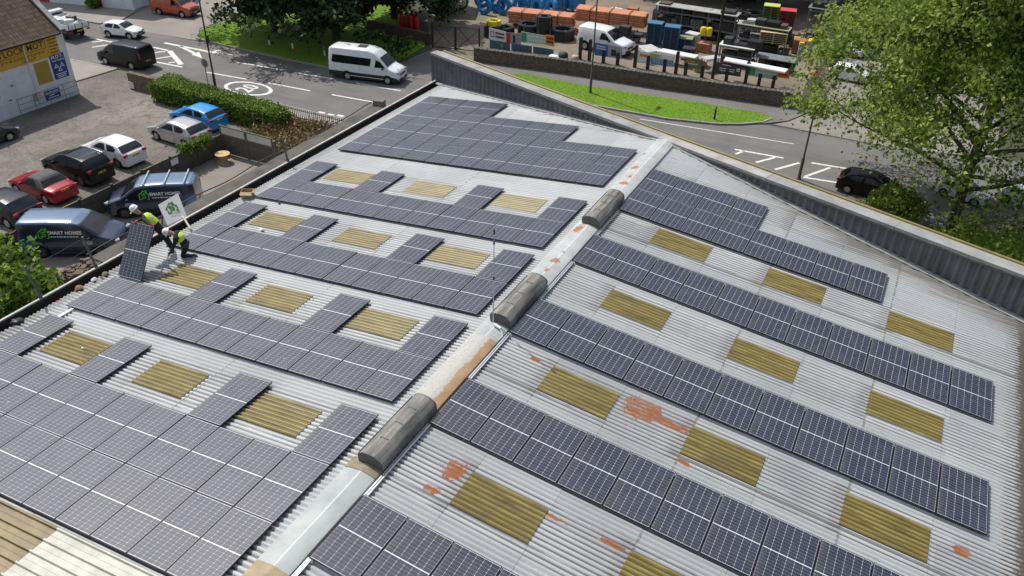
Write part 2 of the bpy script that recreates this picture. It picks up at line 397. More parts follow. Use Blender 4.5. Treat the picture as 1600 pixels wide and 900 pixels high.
cap(Y_NEAR, -3.70, M_capB, 1.0, .004); cap(-3.72, -1.02, M_cap); cap(1.1, 4.25, M_cap2, 1.0, .003); cap(4.23, 5.1, M_cap, .98)
cap(7.0, 9.4, M_capP); cap(9.38, 11.2, M_capP, .985, .004); cap(12.9, 15.6, M_capP); cap(15.58, 18.9, M_capP, .985, .004)
cap(-1.04, -.7, mat('ridge_stain', (.27, .23, .14), .7, col2=(.17, .15, .10), scale=5), 1.03, .012)
# ---- three ridge ventilators
def vent_mat():
    g = NT('ventilator_felt'); x, y, z = g.xyz()
    n = g.noise(1.0, 6, .65, g.comb(g.math('MULTIPLY', x, 9.0), g.math('MULTIPLY', y, .9), z)); f = g.noise(8, 5, .7)
    col = g.ramp(n, [(.32, (.085, .082, .076)), (.48, (.18, .172, .155)), (.66, (.33, .315, .28))])
    col = g.mix(g.math('MULTIPLY', g.step(f, .5, .75), .5), col, (.09, .085, .08))
    g.bump(f, .3, .02); return g.out(col, rough=.6, spec=.35)
M_vent = vent_mat(); M_vend = mat('ventilator_end', (.125, .12, .115), .6, col2=(.09, .088, .085), scale=6)
M_vdark = mat('ventilator_throat', (.02, .02, .02), .8)
def ventilator(y0, y1):
    prof = [(x*.80, .02+z*.86) for x, z in [(-.33, .07), (-.345, .27), (-.335, .30), (-.22, .395), (-.03, .425), (.16, .41), (.335, .31), (.385, .25), (.40, .02)]]
    mb = MB(); rows = []
    for q in range(9):
        y = y0+(y1-y0)*q/8; rows.append([(px+.045, y, Z0+pz+.004*noise.noise((y*2, px*5, 3))) for px, pz in prof])
    mb.grid(rows); v = mb.build('ridge_ventilator', M_vent, B, smooth=22)
    for ye, d in ((y0, -1), (y1, 1)):
        e = MB(); ring = [(px+.045, ye, Z0+pz) for px, pz in prof]; e.face(ring if d < 0 else ring[::-1])
        ring2 = [(px*1.03+.045, ye+d*.03, Z0+pz+.012) for px, pz in prof]; e.face(ring2 if d < 0 else ring2[::-1]); e.grid([ring, ring2] if d > 0 else [ring2, ring]); e.build('end_plate', M_vend, v)
    t = MB(); t.box((-.235, (y0+y1)/2, Z0+.19), (.05, y1-y0-.04, .16)); t.build('dark_slot', M_vdark, v)
    for q in (.26, .52, .78): s = MB(); s.box((.045, y0+(y1-y0)*q, Z0+.385), (.20, .03, .012)); s.build('joint_strip', M_vend, v)
ventilator(-.78, 1.30); ventilator(4.95, 7.15); ventilator(11.0, 13.12)
# ---- gable parapet: ribbed cladding towards the roof, concrete coping, mossy outer ledge
WA, WB = Vector((-13.55, 23.215, 0)), Vector((13.2, 14.35, 0))
WD = (WB-WA).normalized(); WN = Vector((WD.y, -WD.x, 0))     # points to the roof side
if WN.y > 0: WN = -WN
WL = (WB-WA).length; TOPZ = Z0+.03
def clad_mat():
    g = NT('ribbed_cladding'); x, y, z = g.xyz(); n = g.noise(1.2, 5, .6); f = g.noise(5, 5, .7)
    col = g.ramp(n, [(.3, (.085, .088, .092)), (.7, (.16, .163, .17))]); col = g.mix(g.math('MULTIPLY', g.step(f, .5, .8), .5), col, (.12, .12, .12))
    return g.out(col, rough=.5, spec=.4)
M_clad = clad_mat()
mb = MB(); rows = []; P = .29; n = int(WL/P*8)
for k in range(n+1):
    t = WL*k/n; o = .052*(1+math.cos(2*math.pi*t/P)); p = WA + WD*t + WN*o
    rows.append([(p.x, p.y, Z0 - abs(p.x)*math.tan(SA) - .05), (p.x, p.y, TOPZ - .04)])
mb.grid(rows[::-1]); mb.build('parapet_cladding', M_clad, B, smooth=70)
M_cop = mat('coping_concrete', (.33, .33, .325), .8, col2=(.22, .22, .21), scale=1.6, bump=.3, bscale=14)
M_copL = mat('coping_pale', (.42, .40, .38), .8, col2=(.30, .285, .27), scale=2.0, bump=.3, bscale=14)
M_moss = mat('mossy_ledge', (.34, .32, .22), .9, col2=(.25, .27, .10), scale=2.4, bump=.5, bscale=10)
M_pipe = mat('brown_gutter', (.16, .12, .06), .5, col2=(.23, .19, .07), scale=3)
M_drip = mat('drip_felt', (.07, .068, .065), .8, col2=(.13, .125, .12), scale=7)
def wallbox(t0, t1, o0, o1, z0, z1, name, m, wob=0):
    mb = MB(); N = max(1, int((t1-t0)/.6)); rows = []
    for q in range(N+1):
        t = t0+(t1-t0)*q/N; j = wob*noise.noise((t*1.1, o0*3, 5)); ring = []
        for o, zz in ((o0+j, z0), (o0+j*1.0, z1), (o1, z1+j*.3), (o1, z0)):
            p = WA+WD*t+WN*o; ring.append((p.x, p.y, zz))
        rows.append(ring)
    mb.grid(rows, closed=True); mb.face(rows[0]); mb.face(rows[-1][::-1]); return mb.build(name, m, B)
lens = [0, 4.6, 9.3, 13.9, 18.7, 23.4, WL]
for k in range(6): wallbox(lens[k]+.006, lens[k+1]-.006, .125, -.34, TOPZ-.03, TOPZ+.055+(.01 if k == 3 else 0), 'coping', M_copL if k == 3 else M_cop, .012)
wallbox(0, WL, .15, .09, TOPZ-.10, TOPZ-.032, 'drip_edge', M_drip, .03)
wallbox(-.05, WL, -.342, -.72, TOPZ-.5, TOPZ-.075, 'mossy_ledge', M_moss, .02)
mb = MB(); mb.tube([WA+WD*(WL*q/30)+WN*(-.74)+Vector((0, 0, TOPZ-.06)) for q in range(31)], .055, 8); mb.build('brown_gutter', M_pipe, B, smooth=60)
M_felt = mat('flashing_grey', (.30, .30, .29), .7, col2=(.20, .20, .195), scale=4)
mb = MB(); rows = []
for q in range(61):
    p = WA+WD*(WL*q/60); j = .05*noise.noise((q*.8, 0, 0)); a = p+WN*.06; b = p+WN*(.22+j)
    rows.append([(a.x, a.y, Z0-abs(a.x)*math.tan(SA)+.10), (b.x, b.y, Z0-abs(b.x)*math.tan(SA)+.034)])
mb.grid(rows); mb.build('wall_flashing', M_felt, B)
# ---- walls below
M_wall = mat('stone_wall_brown', (.27, .23, .18), .9, col2=(.17, .145, .115), scale=1.6, bump=.7, bscale=5)
mb = MB()
XL, XR = -13.42, 13.0
mb.face([(XL, Y_NEAR, 0), (XL, 23.15, 0), (XL, 23.15, Z0-1.5), (XL, Y_NEAR, Z0-1.5)][::-1])
a = WA+WN*(-.34); b = WB+WN*(-.34)
mb.face([(a.x, a.y, 0), (b.x, b.y, 0), (b.x, b.y, TOPZ-.05), (a.x, a.y, TOPZ-.05)])
mb.face([(XR, 14.4, 0), (XR, Y_NEAR, 0), (XR, Y_NEAR, Z0-1.5), (XR, 14.4, Z0-1.5)])
mb.face([(XL, Y_NEAR, 0), (XR, Y_NEAR, 0), (XR, Y_NEAR, Z0-1.5), (0, Y_NEAR, Z0-.1), (XL, Y_NEAR, Z0-1.5)])
mb.build('outer_wall', M_wall, B)
# ---- box gutter and upstand along the left eaves
M_gut = mat('gutter_black', (.028, .024, .022), .75, col2=(.05, .042, .036), scale=2)
M_kerb = mat('upstand_edge', (.52, .50, .46), .7, col2=(.36, .34, .31), scale=3)
EZ = Z0-13.0*SA_
mb = MB()
rows = []
for q in range(41):
    y = Y_NEAR+(23.2-Y_NEAR)*q/40; j = .012*noise.noise((y*.6, 2, 0))
    rows.append([(-12.86, y, EZ-.03), (-12.88, y, EZ-.20), (-13.24, y, EZ-.20), (-13.27+j, y, EZ+.10+j)])
mb.grid(rows); mb.build('box_gutter', M_gut, B)
mb = MB(); rows = []
for q in range(41):
    y = Y_NEAR+(23.2-Y_NEAR)*q/40; j = .012*noise.noise((y*.6, 2, 0))
    rows.append([(-13.255+j, y, EZ+.09+j), (-13.255+j, y, EZ+.135+j), (-13.335+j, y, EZ+.13+j), (-13.335+j, y, EZ-.45)])
mb.grid(rows[::-1]); mb.build('upstand_edge', M_kerb, B)
# right eaves gutter
mb = MB(); mb.grid([[(12.92, y, Z0-1.40), (12.95, y, Z0-1.48), (13.06, y, Z0-1.48), (13.09, y, Z0-1.36), (13.2, y, Z0-1.36), (13.2, y, Z0-2.2)] for y in (Y_NEAR, 3, 14.4)])
mb.build('eaves_gutter', mat('gutter_rust', (.10, .07, .045), .8, col2=(.17, .12, .08), scale=3), B)
# ---- mossy stone ledge of the lower wall outside the upstand, with a cable along its edge
M_ledge = mat('ledge_stone', (.125, .115, .10), .95, col2=(.065, .06, .055), scale=1.3, bump=.7, bscale=6)
mb = MB(); rows = []
for q in range(60):
    y = 3.6+(19.4-3.6)*q/59; j = .03*noise.noise((y*.9, 4, 0)); k = .05*noise.noise((y*2.1, 9, 0))
    rows.append([(-13.34, y, EZ-.16), (-13.7, y, EZ-.18+j), (-14.1, y, EZ-.16+k), (-14.5+k, y, EZ-.20+j), (-14.55+k, y, EZ-.50), (-14.5, y, 0)])
mb.grid(rows[::-1]); mb.face(rows[0]); mb.face(rows[-1][::-1]); mb.build('stone_ledge', M_ledge, B, smooth=40)
mb = MB(); mb.box((-14.2, 19.5, EZ-.10), (.5, .35, .35), rz=.2); mb.build('ledge_cap', mat('ledge_end', (.20, .18, .15), .9, col2=(.13, .12, .10), scale=5), B)
M_rub = mat('rubble_stone', (.17, .125, .085), .95, col2=(.07, .055, .045), scale=3.2, bump=.8, bscale=7)
mb = MB(); rr = random.Random(4)
for k in range(240):
    mb.box((-13.42-rr.random()*1.15, 3.60-rr.random()*1.0, EZ-.22-rr.random()*.3), (.08+rr.random()*.14, .08+rr.random()*.15, .08+rr.random()*.10), rz=rr.random()*3)
mb.build('rubble', M_rub, B)
mb = MB(); mb.tube([(-14.58, 3.6+15.8*q/30, EZ-.12+.05*math.sin(q*.9)) for q in range(31)], .022, 6); mb.build('edge_cable', M_trim if 'black_trim' in MATS else mat('black_trim', (.022, .022, .023), .55), B)
# ---- leaning posts and wires along the wall head
fw = empty('wire_fence', (-13.3, 5, EZ), 0, 'leaning metal posts strung with thin wires along the left wall head', 'wire fence')
M_wp = mat('wire_post', (.13, .13, .13), .6, metal=.3)
tops = []
for y in (-3.0, 1.05, 3.0, 12.05):
    b_ = Vector((0, y-5, .1)); t_ = Vector((-.14, y-5-.05, 1.22)); tops.append((b_, t_)); mb = MB(); mb.bar(b_, t_, .055, .055); mb.bar(b_+Vector((0, 0, -.02)), b_+Vector((-.05, .02, .12)), .10, .10); mb.build('post', M_wp, fw)
for fr in (.35, .62, .95):
    mb = MB()
    for (a, b), (c, d) in zip(tops[:2], tops[1:3]): p, q_ = a.lerp(b, fr), c.lerp(d, fr); mb.tube([p, p.lerp(q_, .5)-Vector((0, 0, .05)), q_], .007, 4)
    mb.build('wire', M_wp, fw)
mb = MB(); mb.tube([(-13.9, 6.9, EZ+.12), (-13.25, 6.6, EZ+.16), (-12.55, 6.2, EZ+.14)], .035, 6); tag(mb.build('scaffold_pole', mat('pole_pale', (.45, .43, .40), .6)), 'short pale pole lying across the left gutter', 'pole')
# ================================================================== solar panels
PW, PL = 1.038, 1.742
def cell_material():
    g = NT('solar_cells'); x, y, z = g.xyz()                       # local: x across 0..PW, y along 0..PL
    rnd = g.t.nodes.new('ShaderNodeObjectInfo').outputs['Random']
    mx_, my_ = .020, .026
    cw = (PW-2*mx_)/6; half = (PL-2*my_-.022)/2; ch = half/10
    xx = g.math('DIVIDE', g.math('SUBTRACT', x, mx_), cw)
    upper = g.math('GREATER_THAN', y, PL/2)
    y1 = g.math('SUBTRACT', y, g.math('ADD', my_, g.math('MULTIPLY', upper, half+.022)))
    yy = g.math('DIVIDE', y1, ch)
    fx = g.math('ABSOLUTE', g.math('SUBTRACT', g.math('FRACT', xx), .5)); fy = g.math('ABSOLUTE', g.math('SUBTRACT', g.math('FRACT', yy), .5))
    lx = g.math('GREATER_THAN', fx, .5-.0026/cw); ly = g.math('GREATER_THAN', fy, .5-.0014/ch)
    # cut corners of the cells: little white diamonds
    dia = g.math('GREATER_THAN', g.math('ADD', g.math('MULTIPLY', fx, cw), g.math('MULTIPLY', fy, ch)), .5*cw+.5*ch-.014)
    out = g.math('MAXIMUM', g.math('LESS_THAN', yy, 0), g.math('GREATER_THAN', yy, 10)); side = g.math('MAXIMUM', g.math('LESS_THAN', xx, 0), g.math('GREATER_THAN', xx, 6))
    white = g.math('MAXIMUM', g.math('MULTIPLY', g.math('MAXIMUM', g.math('MAXIMUM', lx, ly), dia), .62), g.math('MAXIMUM', out, g.math('MULTIPLY', side, .5)))
    bus = g.math('GREATER_THAN', g.math('ABSOLUTE', g.math('SUBTRACT', g.math('FRACT', g.math('MULTIPLY', xx, 5.0)), .5)), .455)
    tone = g.white(g.comb(g.math('FLOOR', xx), g.math('ADD', g.math('FLOOR', yy), g.math('MULTIPLY', upper, 10.0)), rnd))
    cell = g.mix(tone, (.006, .009, .026), (.011, .015, .040))
    cell = g.mix(g.math('MULTIPLY', bus, .35), cell, (.22, .22, .24))
    col = g.mix(white, cell, (.62, .63, .66))
    dust = g.noise(2.0, 6, .65, g.comb(g.math('ADD', x, g.math('MULTIPLY', rnd, 91.0)), y, rnd))
    col = g.mix(g.math('MULTIPLY', g.step(dust, .3, .9), .055), col, (.45, .42, .38))
    spot = g.noise(7.0, 2, .5, g.comb(g.math('ADD', x, g.math('MULTIPLY', rnd, 57.0)), y, g.math('MULTIPLY', rnd, 13.0)))
    col = g.mix(g.math('MULTIPLY', g.step(spot, .76, .80), .6), col, (.55, .55, .52))
    low = g.math('SUBTRACT', 1.0, g.step(g.math('ADD', x, g.math('MULTIPLY', dust, .10)), .06, .22)); col = g.mix(g.math('MULTIPLY', low, .05), col, (.45, .42, .36))
    ro = g.math('ADD', g.math('ADD', .35, g.math('MULTIPLY', rnd, .09)), g.math('MULTIPLY', dust, .14))
    return g.out(col, rough=ro, spec=.62)
M_cell = cell_material()
M_frame = mat('panel_frame_black', (.030, .030, .034), .35, metal=.4)
M_alu = mat('bare_aluminium', (.62, .63, .64), .35, metal=.85)
def make_panel_meshes():
    f = MB(); t = .035; b = .016
    for c, d in (((PW/2, b/2, -t/2), (PW, b, t)), ((PW/2, PL-b/2, -t/2), (PW, b, t)), ((b/2, PL/2, -t/2), (b, PL-2*b, t)), ((PW-b/2, PL/2, -t/2), (b, PL-2*b, t))): f.box(c, d)
    fo = f.build('frame', M_frame)
    g = MB(); g.box((PW/2, PL/2, -.006), (PW-2*b, PL-2*b, .006))
    return fo, g.build('cell_sheet', M_cell)
def make_panel():
    r = empty('solar_panel'); a, b = make_panel_meshes(); a.parent = r; b.parent = r
    return r
PROTO = make_panel(); PUSED = [False]
def place_panel(M, label, group):
    if not PUSED[0]: o = PROTO; PUSED[0] = True
    else:
        o = PROTO.copy(); COL.objects.link(o)
        for ch in list(PROTO.children):
            c = ch.copy(); COL.objects.link(c); c.parent = o
    o.matrix_world = M
    o['label'] = label; o['category'] = 'solar panel'
    if group: o['group'] = group
    return o
XLs, XRs, PP_ = 0.7143, 0.4120, 1.058
YP = 1.7528
def slope_panel(side, idx, y0, label, group):
    j = (random.uniform(-.006, .006), random.uniform(-.005, .005))
    if side == 'R':
        p = RP('R', XRs+idx*PP_, y0, .112); R = Matrix.Rotation(SA+j[0], 4, 'Y') @ Matrix.Rotation(j[1], 4, 'X')
    else:
        p = RP('L', XLs+idx*PP_+PW, y0, .112); R = Matrix.Rotation(-SA+j[0], 4, 'Y') @ Matrix.Rotation(j[1], 4, 'X')
    return place_panel(Matrix.Translation(p) @ R, label, group)
def rowR(y0, n, desc, first=0):
    for k in range(first, first+n):
        slope_panel('R', k, y0, f'right slope solar panel, {ORD[k]} from ridge in {desc}', 'solar panels on the right slope')
rowR(12.5165, 8, 'first long row from gable wall')
rowR(12.5165+YP, 4, 'short row nearest gable wall')
rowR(8.797, 11, 'second long row from gable wall')
rowR(4.7914, 11, 'third long row from gable wall')
rowR(.9234, 11, 'fourth long row from gable wall')
rowR(-3.2194, 5, 'nearest row at bottom of photo')
rowR(-5.66, 1, 'bottom photo edge, corner only showing')
def rowL(y0, ids, desc):
    for k in ids:
        slope_panel('L', k, y0, f'left slope solar panel, {ORD[k]} from ridge in {desc}', 'solar panels on the left slope')
A1 = 13.8832
rowL(A1, range(11), 'front row of big far block')
rowL(A1+YP, range(11), 'second row of big far block')
rowL(A1+2*YP, range(3, 11), 'third row of big far block')
rowL(A1+3*YP, range(7, 11), 'rearmost row of big far block')
rowL(9.0769, range(11), 'long row of second block from gable wall')
rowL(5.0819, range(11), 'long row of third block from gable wall')
rowL(1.1225, range(11), 'long row of fourth block beside the workers')
rowL(-2.8989, range(11), 'upper full row of nearest block')
rowL(-2.8989-YP, range(11), 'bottom full row of nearest block')
def teeth(y0, ids, desc):
    for k in ids:
        slope_panel('L', k, y0+YP, f'lone solar panel beside skylights, {ORD[k//3]} from ridge, {desc}', 'lone panels between the left skylights')
teeth(9.0769, (0, 3, 7, 10), 'second block from gable wall')
teeth(5.0819, (0, 3, 7, 10), 'third block from gable wall')
teeth(1.1225, (0, 3, 7), 'fourth block beside the workers')
teeth(-2.8989, (0, 3, 7, 10), 'nearest block')
# the loose panel tilted up by the standing worker
HP = Matrix.Translation(RP('L', 12.40, 3.00, .06)) @ Matrix.Rotation(-SA, 4, 'Y') @ Matrix.Rotation(math.radians(53), 4, 'X')
o = place_panel(HP, 'loose solar panel stood on its short edge, held up by the standing worker', None)
# ---- mounting rails
def rail(s, y0, y1, side, label, h=.055):
    mb = MB()
    for d in (-.026, .026): mb.bar(RP(side, s+d, y0, h), RP(side, s+d, y1, h), .030, .045)
    mb.bar(RP(side, s, y0, h-.012), RP(side, s, y1, h-.012), .03, .012)
    tag(mb.build('mounting_rail', M_alu), label, 'mounting rail', 'aluminium mounting rails along the ridge')
rail(.43, -1.50, .90, 'R', 'bare aluminium rail running past the nearest ridge ventilator')
rail(.43, 2.70, 4.78, 'R', 'bare aluminium rail beside the brown and white ridge length')
rail(.43, 6.55, 8.78, 'R', 'bare aluminium rail starting beside the middle ridge ventilator')
rail(.43, 10.57, 12.50, 'R', 'bare aluminium rail beside the far ridge ventilator')
rail(12.02, .55, 1.10, 'L', 'short bare rail end poking out near the left gutter')
rail(.43, -3.9, -3.22, 'R', 'bare rail stub between the two nearest panel rows')
# grey wiring/edge trim seen as dark strips below the rows
# ================================================================== ground, road, yards
def P2(*uv): return [(G(u, v).x, G(u, v).y) for u, v in uv]
def sheet(name, poly, z, m, kind='structure', thick=0.0):
    mb = MB()
    if thick: mb.prism(poly, z-thick, z)
    else: mb.face([(p[0], p[1], z) for p in poly])
    o = mb.build(name, m); 
    # normals up
    if o.data.polygons[0].normal.z < 0: o.data.flip_normals()
    return tag(o, kind=kind)
def asphalt():
    g = NT('asphalt'); n = g.noise(.25, 5, .6); f = g.noise(26, 4, .8); x, y, z = g.xyz()
    st = g.noise(1.0, 4, .6, g.comb(g.math('MULTIPLY', x, .06), g.math('MULTIPLY', y, .9), 0.0))
    col = g.ramp(n, [(.3, (.125, .12, .115)), (.7, (.185, .178, .17))])
    col = g.mix(g.math('MULTIPLY', g.step(st, .45, .7), .45), col, (.085, .08, .076))
    col = g.mix(g.math('MULTIPLY', g.step(f, .45, .75), .35), col, (.24, .23, .21))
    h = g.noise(3.5, 6, .8); col = g.mix(g.math('MULTIPLY', g.step(h, .52, .72), .35), col, (.20, .19, .175))
    g.bump(f, .4, .01); return g.out(col, rough=.85, spec=.3)
def gravel():
    g = NT('gravel_yard'); x_, y_, z_ = g.xyz(); n = g.noise(.16, 6, .65); m = g.noise(.9, 6, .7, dist=1.2); f = g.noise(14, 4, .8); f2 = g.noise(45, 3, .8)
    col = g.ramp(n, [(.32, (.115, .104, .09)), (.50, (.195, .178, .155)), (.68, (.30, .276, .24))])
    col = g.mix(g.math('MULTIPLY', g.step(m, .46, .66), .62), col, (.10, .09, .075))
    col = g.mix(g.math('MULTIPLY', g.step(f, .5, .72), .45), col, (.38, .35, .30))
    col = g.mix(g.math('MULTIPLY', g.step(f2, .55, .75), .4), col, (.09, .08, .07))
    h = g.noise(4.5, 5, .75); col = g.mix(g.math('MULTIPLY', g.step(h, .50, .66), .55), col, (.085, .075, .062)); h2 = g.noise(6.5, 4, .75, g.comb(g.math('ADD', x_, 31.0), y_, 0.0)); col = g.mix(g.math('MULTIPLY', g.step(h2, .54, .70), .5), col, (.42, .38, .32))
    g.bump(h, .9, .06); return g.out(col, rough=.95, spec=.2)
def concrete(name, a, b, c=(.12, .105, .085)):
    g = NT(name); n = g.noise(.35, 6, .65); m = g.noise(1.6, 6, .7, dist=1.0); f = g.noise(18, 4, .8)
    col = g.ramp(n, [(.3, b), (.7, a)]); col = g.mix(g.math('MULTIPLY', g.step(m, .56, .78), .6), col, c)
    col = g.mix(g.math('MULTIPLY', g.step(f, .5, .75), .2), col, tuple(min(1, q*1.5) for q in a))
    g.bump(f, .3, .01); return g.out(col, rough=.9, spec=.25)
def grass_mat():
    g = NT('mown_grass'); n = g.noise(.6, 6, .7); f = g.noise(7, 5, .8); f2 = g.noise(40, 3, .8)
    col = g.ramp(n, [(.3, (.115, .23, .016)), (.7, (.18, .31, .022))])
    col = g.mix(g.math('MULTIPLY', g.step(f, .5, .8), .6), col, (.21, .27, .04)); col = g.mix(g.math('MULTIPLY', g.step(f2, .5, .75), .35), col, (.07, .15, .012))
    g.bump(f2, 1.0, .05); return g.out(col, rough=.9, spec=.2)
M_asph = asphalt(); M_grav = gravel(); M_grass = grass_mat()
M_yard = concrete('yard_concrete', (.27, .245, .21), (.19, .17, .145))
M_pave = concrete('pavement', (.33, .305, .27), (.25, .23, .20))
M_path = concrete('footpath_tarmac', (.19, .18, .17), (.15, .14, .13))
M_mer = concrete('merchant_yard', (.26, .22, .165), (.14, .115, .085), (.07, .06, .05))
M_kerbs = mat('kerb_stone', (.36, .34, .30), .85, col2=(.24, .225, .20), scale=5)
M_earth = mat('dark_earth', (.075, .065, .045), .95, col2=(.045, .055, .02), scale=.8, bump=.8, bscale=4)
M_line = mat('road_paint', (.78, .77, .73), .7, col2=(.52, .51, .48), scale=6)
sheet('ground', [(-300, -150), (300, -150), (300, 400), (-300, 400)], -.012, M_earth)
NEARK = [(-140, 31.0), (-66, 31.3), (-54.2, 31.6), (-47.7, 32.0), (-33.1, 32.4), (-27.7, 32.5), (-14, 33.2), (0, 34.6), (8, 36.2), (15.5, 38.2), (40, 46), (90, 64)]
FARK = [(90, 75), (40, 57), (20, 50.5), (8, 47.2), (-.9, 47.0), (-3.9, 45.1), (-7.4, 44.2), (-11.3, 44.0), (-20, 43.4), (-26.1, 42.6), (-34.6, 40.5), (-39.5, 40.5), (-48, 40.7), (-54.8, 40.2), (-59.9, 39.7), (-66.2, 39.3), (-80, 38.6), (-140, 37)]
sheet('road', NEARK+FARK, 0.0, M_asph)
# side street going off behind the lawn, and the paved forecourt beyond it
sheet('side_street', [(-60.5, 39.65), (-54.8, 40.2), (-49.3, 40.75), (-51.8, 43.4), (-52.2, 48), (-56, 62), (-66, 60), (-62, 47)], .004, concrete('side_street_tarmac', (.30, .275, .24), (.23, .21, .185)))
sheet('pavement', [(-140, 37.1), (-66.2, 39.35), (-60.6, 39.75), (-59.6, 41.0), (-62.3, 47), (-66.3, 60), (-140, 60)], .10, M_pave, thick=.11)
# near pavement between the road and the hedge
sheet('pavement', [(-44.6, 30.5), (-44.6, 32.05), (-33.1, 32.35), (-27.7, 32.45), (-14, 33.1), (-14, 31.4), (-27.7, 30.9), (-33, 30.9)], .09, M_pave, thick=.10)
sheet('pavement', [(-140, 27.5), (-140, 31.0), (-66, 31.25), (-53.5, 31.55), (-49, 31.9), (-49.4, 27.6)], .09, M_pave, thick=.10)
sheet('car_park', [(-110, -20), (-30.3, -20), (-30.3, 27.6), (-33.6, 28.6), (-44.7, 29.55), (-44.7, 32.03), (-49.0, 31.88), (-49.4, 27.5), (-110, 27.5)], .004, M_grav)
sheet('yard', [(-30.35, -20), (-13.4, -20), (-13.4, 24.3), (-30.35, 24.3)], .006, M_yard)
# the verge, its kerb and the footpath by the stone wall
VERGE = [(-20.5, 47.5), (-15.8, 47.4), (-10.7, 47.9), (-5.9, 48.5), (-2.0, 48.75), (-.9, 48.5), (-.6, 48.0), (-1.2, 47.2), (-2.4, 46.1), (-3.9, 45.25), (-7.4, 44.35), (-11.3, 44.15), (-17, 43.75), (-21, 44.0), (-22.5, 45.4)]
sheet('footpath', [(-25.7, 48.2), (-21.5, 43.5), (-11.3, 44.05), (-3.9, 45.15), (-.9, 47.05), (.4, 48.4), (1.6, 51.4), (-25.3, 48.6)], .08, M_path, thick=.09)
sheet('grass_verge', VERGE, .12, M_grass, thick=.03)
# entrance drive by the gate
sheet('yard_entrance', [(-31.0, 41.7), (-26.1, 42.6), (-21.6, 43.4), (-25.6, 48.4), (-26.0, 50.4), (-30.4, 49.4)], .006, M_path)
sheet('merchant_yard', [(-38, 60), (-30.5, 49.3), (-25.6, 48.7), (1.7, 51.6), (3.5, 75), (-4, 90), (-40, 90)], .008, M_mer)
sheet('access_lane', [(-.4, 47.3), (8, 47.3), (14, 49), (14, 90), (1.75, 90), (1.7, 51.5), (.5, 48.5)], .010, concrete('lane_tarmac', (.27, .25, .22), (.20, .185, .165)))
sheet('grass_bank', [(4.0, 34.6), (11.9, 36.75), (15.4, 37.95), (40, 45.6), (60, 40), (40, 25), (13, 22), (4, 28)], .11, M_grass, thick=.12)
LAWN = [(-51.3, 44.2), (-50.9, 42.6), (-49.6, 41.1), (-48, 40.95), (-39.5, 40.75), (-34.6, 40.8), (-31.4, 41.9), (-31.0, 46), (-31.2, 49.5), (-38, 58), (-50, 60), (-52, 50)]
sheet('lawn', LAWN, .10, M_grass, thick=.11)
# kerbs
def kerb(pts, z=.115, wd=.14, name='kerb'):
    mb = MB()
    for a, b in zip(pts, pts[1:]):
        n = max(1, int(math.dist(a, b)/.92))
        for k in range(n):
            p = (a[0]+(b[0]-a[0])*(k+.01)/n, a[1]+(b[1]-a[1])*(k+.01)/n); q = (a[0]+(b[0]-a[0])*(k+.99)/n, a[1]+(b[1]-a[1])*(k+.99)/n)
            mb.bar((*p, z/2-.05), (*q, z/2-.05), wd, z+.1)
    return tag(mb.build(name, M_kerbs), kind='structure')
kerb(VERGE[3:12][::-1] if False else [(-.75, 48.2), (-1.1, 47.15), (-2.4, 46.0), (-3.9, 45.15), (-7.4, 44.25), (-11.3, 44.05), (-17, 43.65)], .14)
kerb([(-51.4, 44.2), (-51.0, 42.5), (-49.6, 41.0), (-48, 40.82), (-39.5, 40.62), (-34.6, 40.66), (-31.4, 41.8)], .13)
kerb([(-44.6, 32.1), (-33.1, 32.42), (-27.7, 32.53), (-14, 33.15)], .115)
kerb([(-80, 38.75), (-66.2, 39.38), (-60.5, 39.75), (-59.5, 41.0), (-62.2, 47)], .125)
kerb([(-66, 31.25), (-53.5, 31.55), (-49, 31.9)], .11)
kerb([(8, 35.9), (11.9, 36.85), (15.5, 38.05), (40, 45.7)], .13)
# ---- painted markings, each mark a thin sheet on the tarmac
def stroke(pts, wd, z=.008):
    mb = MB()
    for a, b in zip(pts, pts[1:]):
        a, b = Vector((*a, z)), Vector((*b, z)); d = (b-a).normalized(); n = Vector((-d.y, d.x, 0))*wd/2
        mb.face([a-n, b-n, b+n, a+n])
    return mb
def mark(pts, wd, name='road_marking', z=.008): return tag(stroke(pts, wd, z).build(name, M_line), kind='structure')
def pm(uvs, wd, **k): return mark(P2(*uvs), wd, **k)
for a, b in (((368.8, 97), (434, 108.3)), ((460, 113.3), (522.5, 123.8)), ((556, 130), (626, 142)), ((323, 113), (386, 124)), ((419, 129.5), (484.5, 142)), ((518.5, 148), (588.5, 160.5)), ((-10, 62), (-60, 54))):
    pm((a, b), .17)
# ghost-island hatching and turn arrows in front of the junction
for seg in (((140, 59), (175, 66)), ((144, 66), (160, 64)), ((144, 74), (168, 70)), ((240, 74), (263, 79)), ((242, 82.5), (259, 80)), ((243, 92), (267, 88)), ((263, 98.5), (274, 97)), ((265, 79.5), (283, 101)), ((240, 96), (285, 105))):
    pm(seg, .22 if seg[0] != (265, 79.5) else .42)
pm(((257, 67), (330, 81.5)), .3); pm(((281, 72), (305, 84)), .3)
def tri(uvs): 
    p = P2(*uvs); mb = MB(); mb.face([(q[0], q[1], .0095) for q in p]); tag(mb.build('road_arrow', M_line), kind='structure')
tri(((299, 85.5), (311, 81), (316, 91))); tri(((323, 82.5), (342, 77.5), (365, 86)))
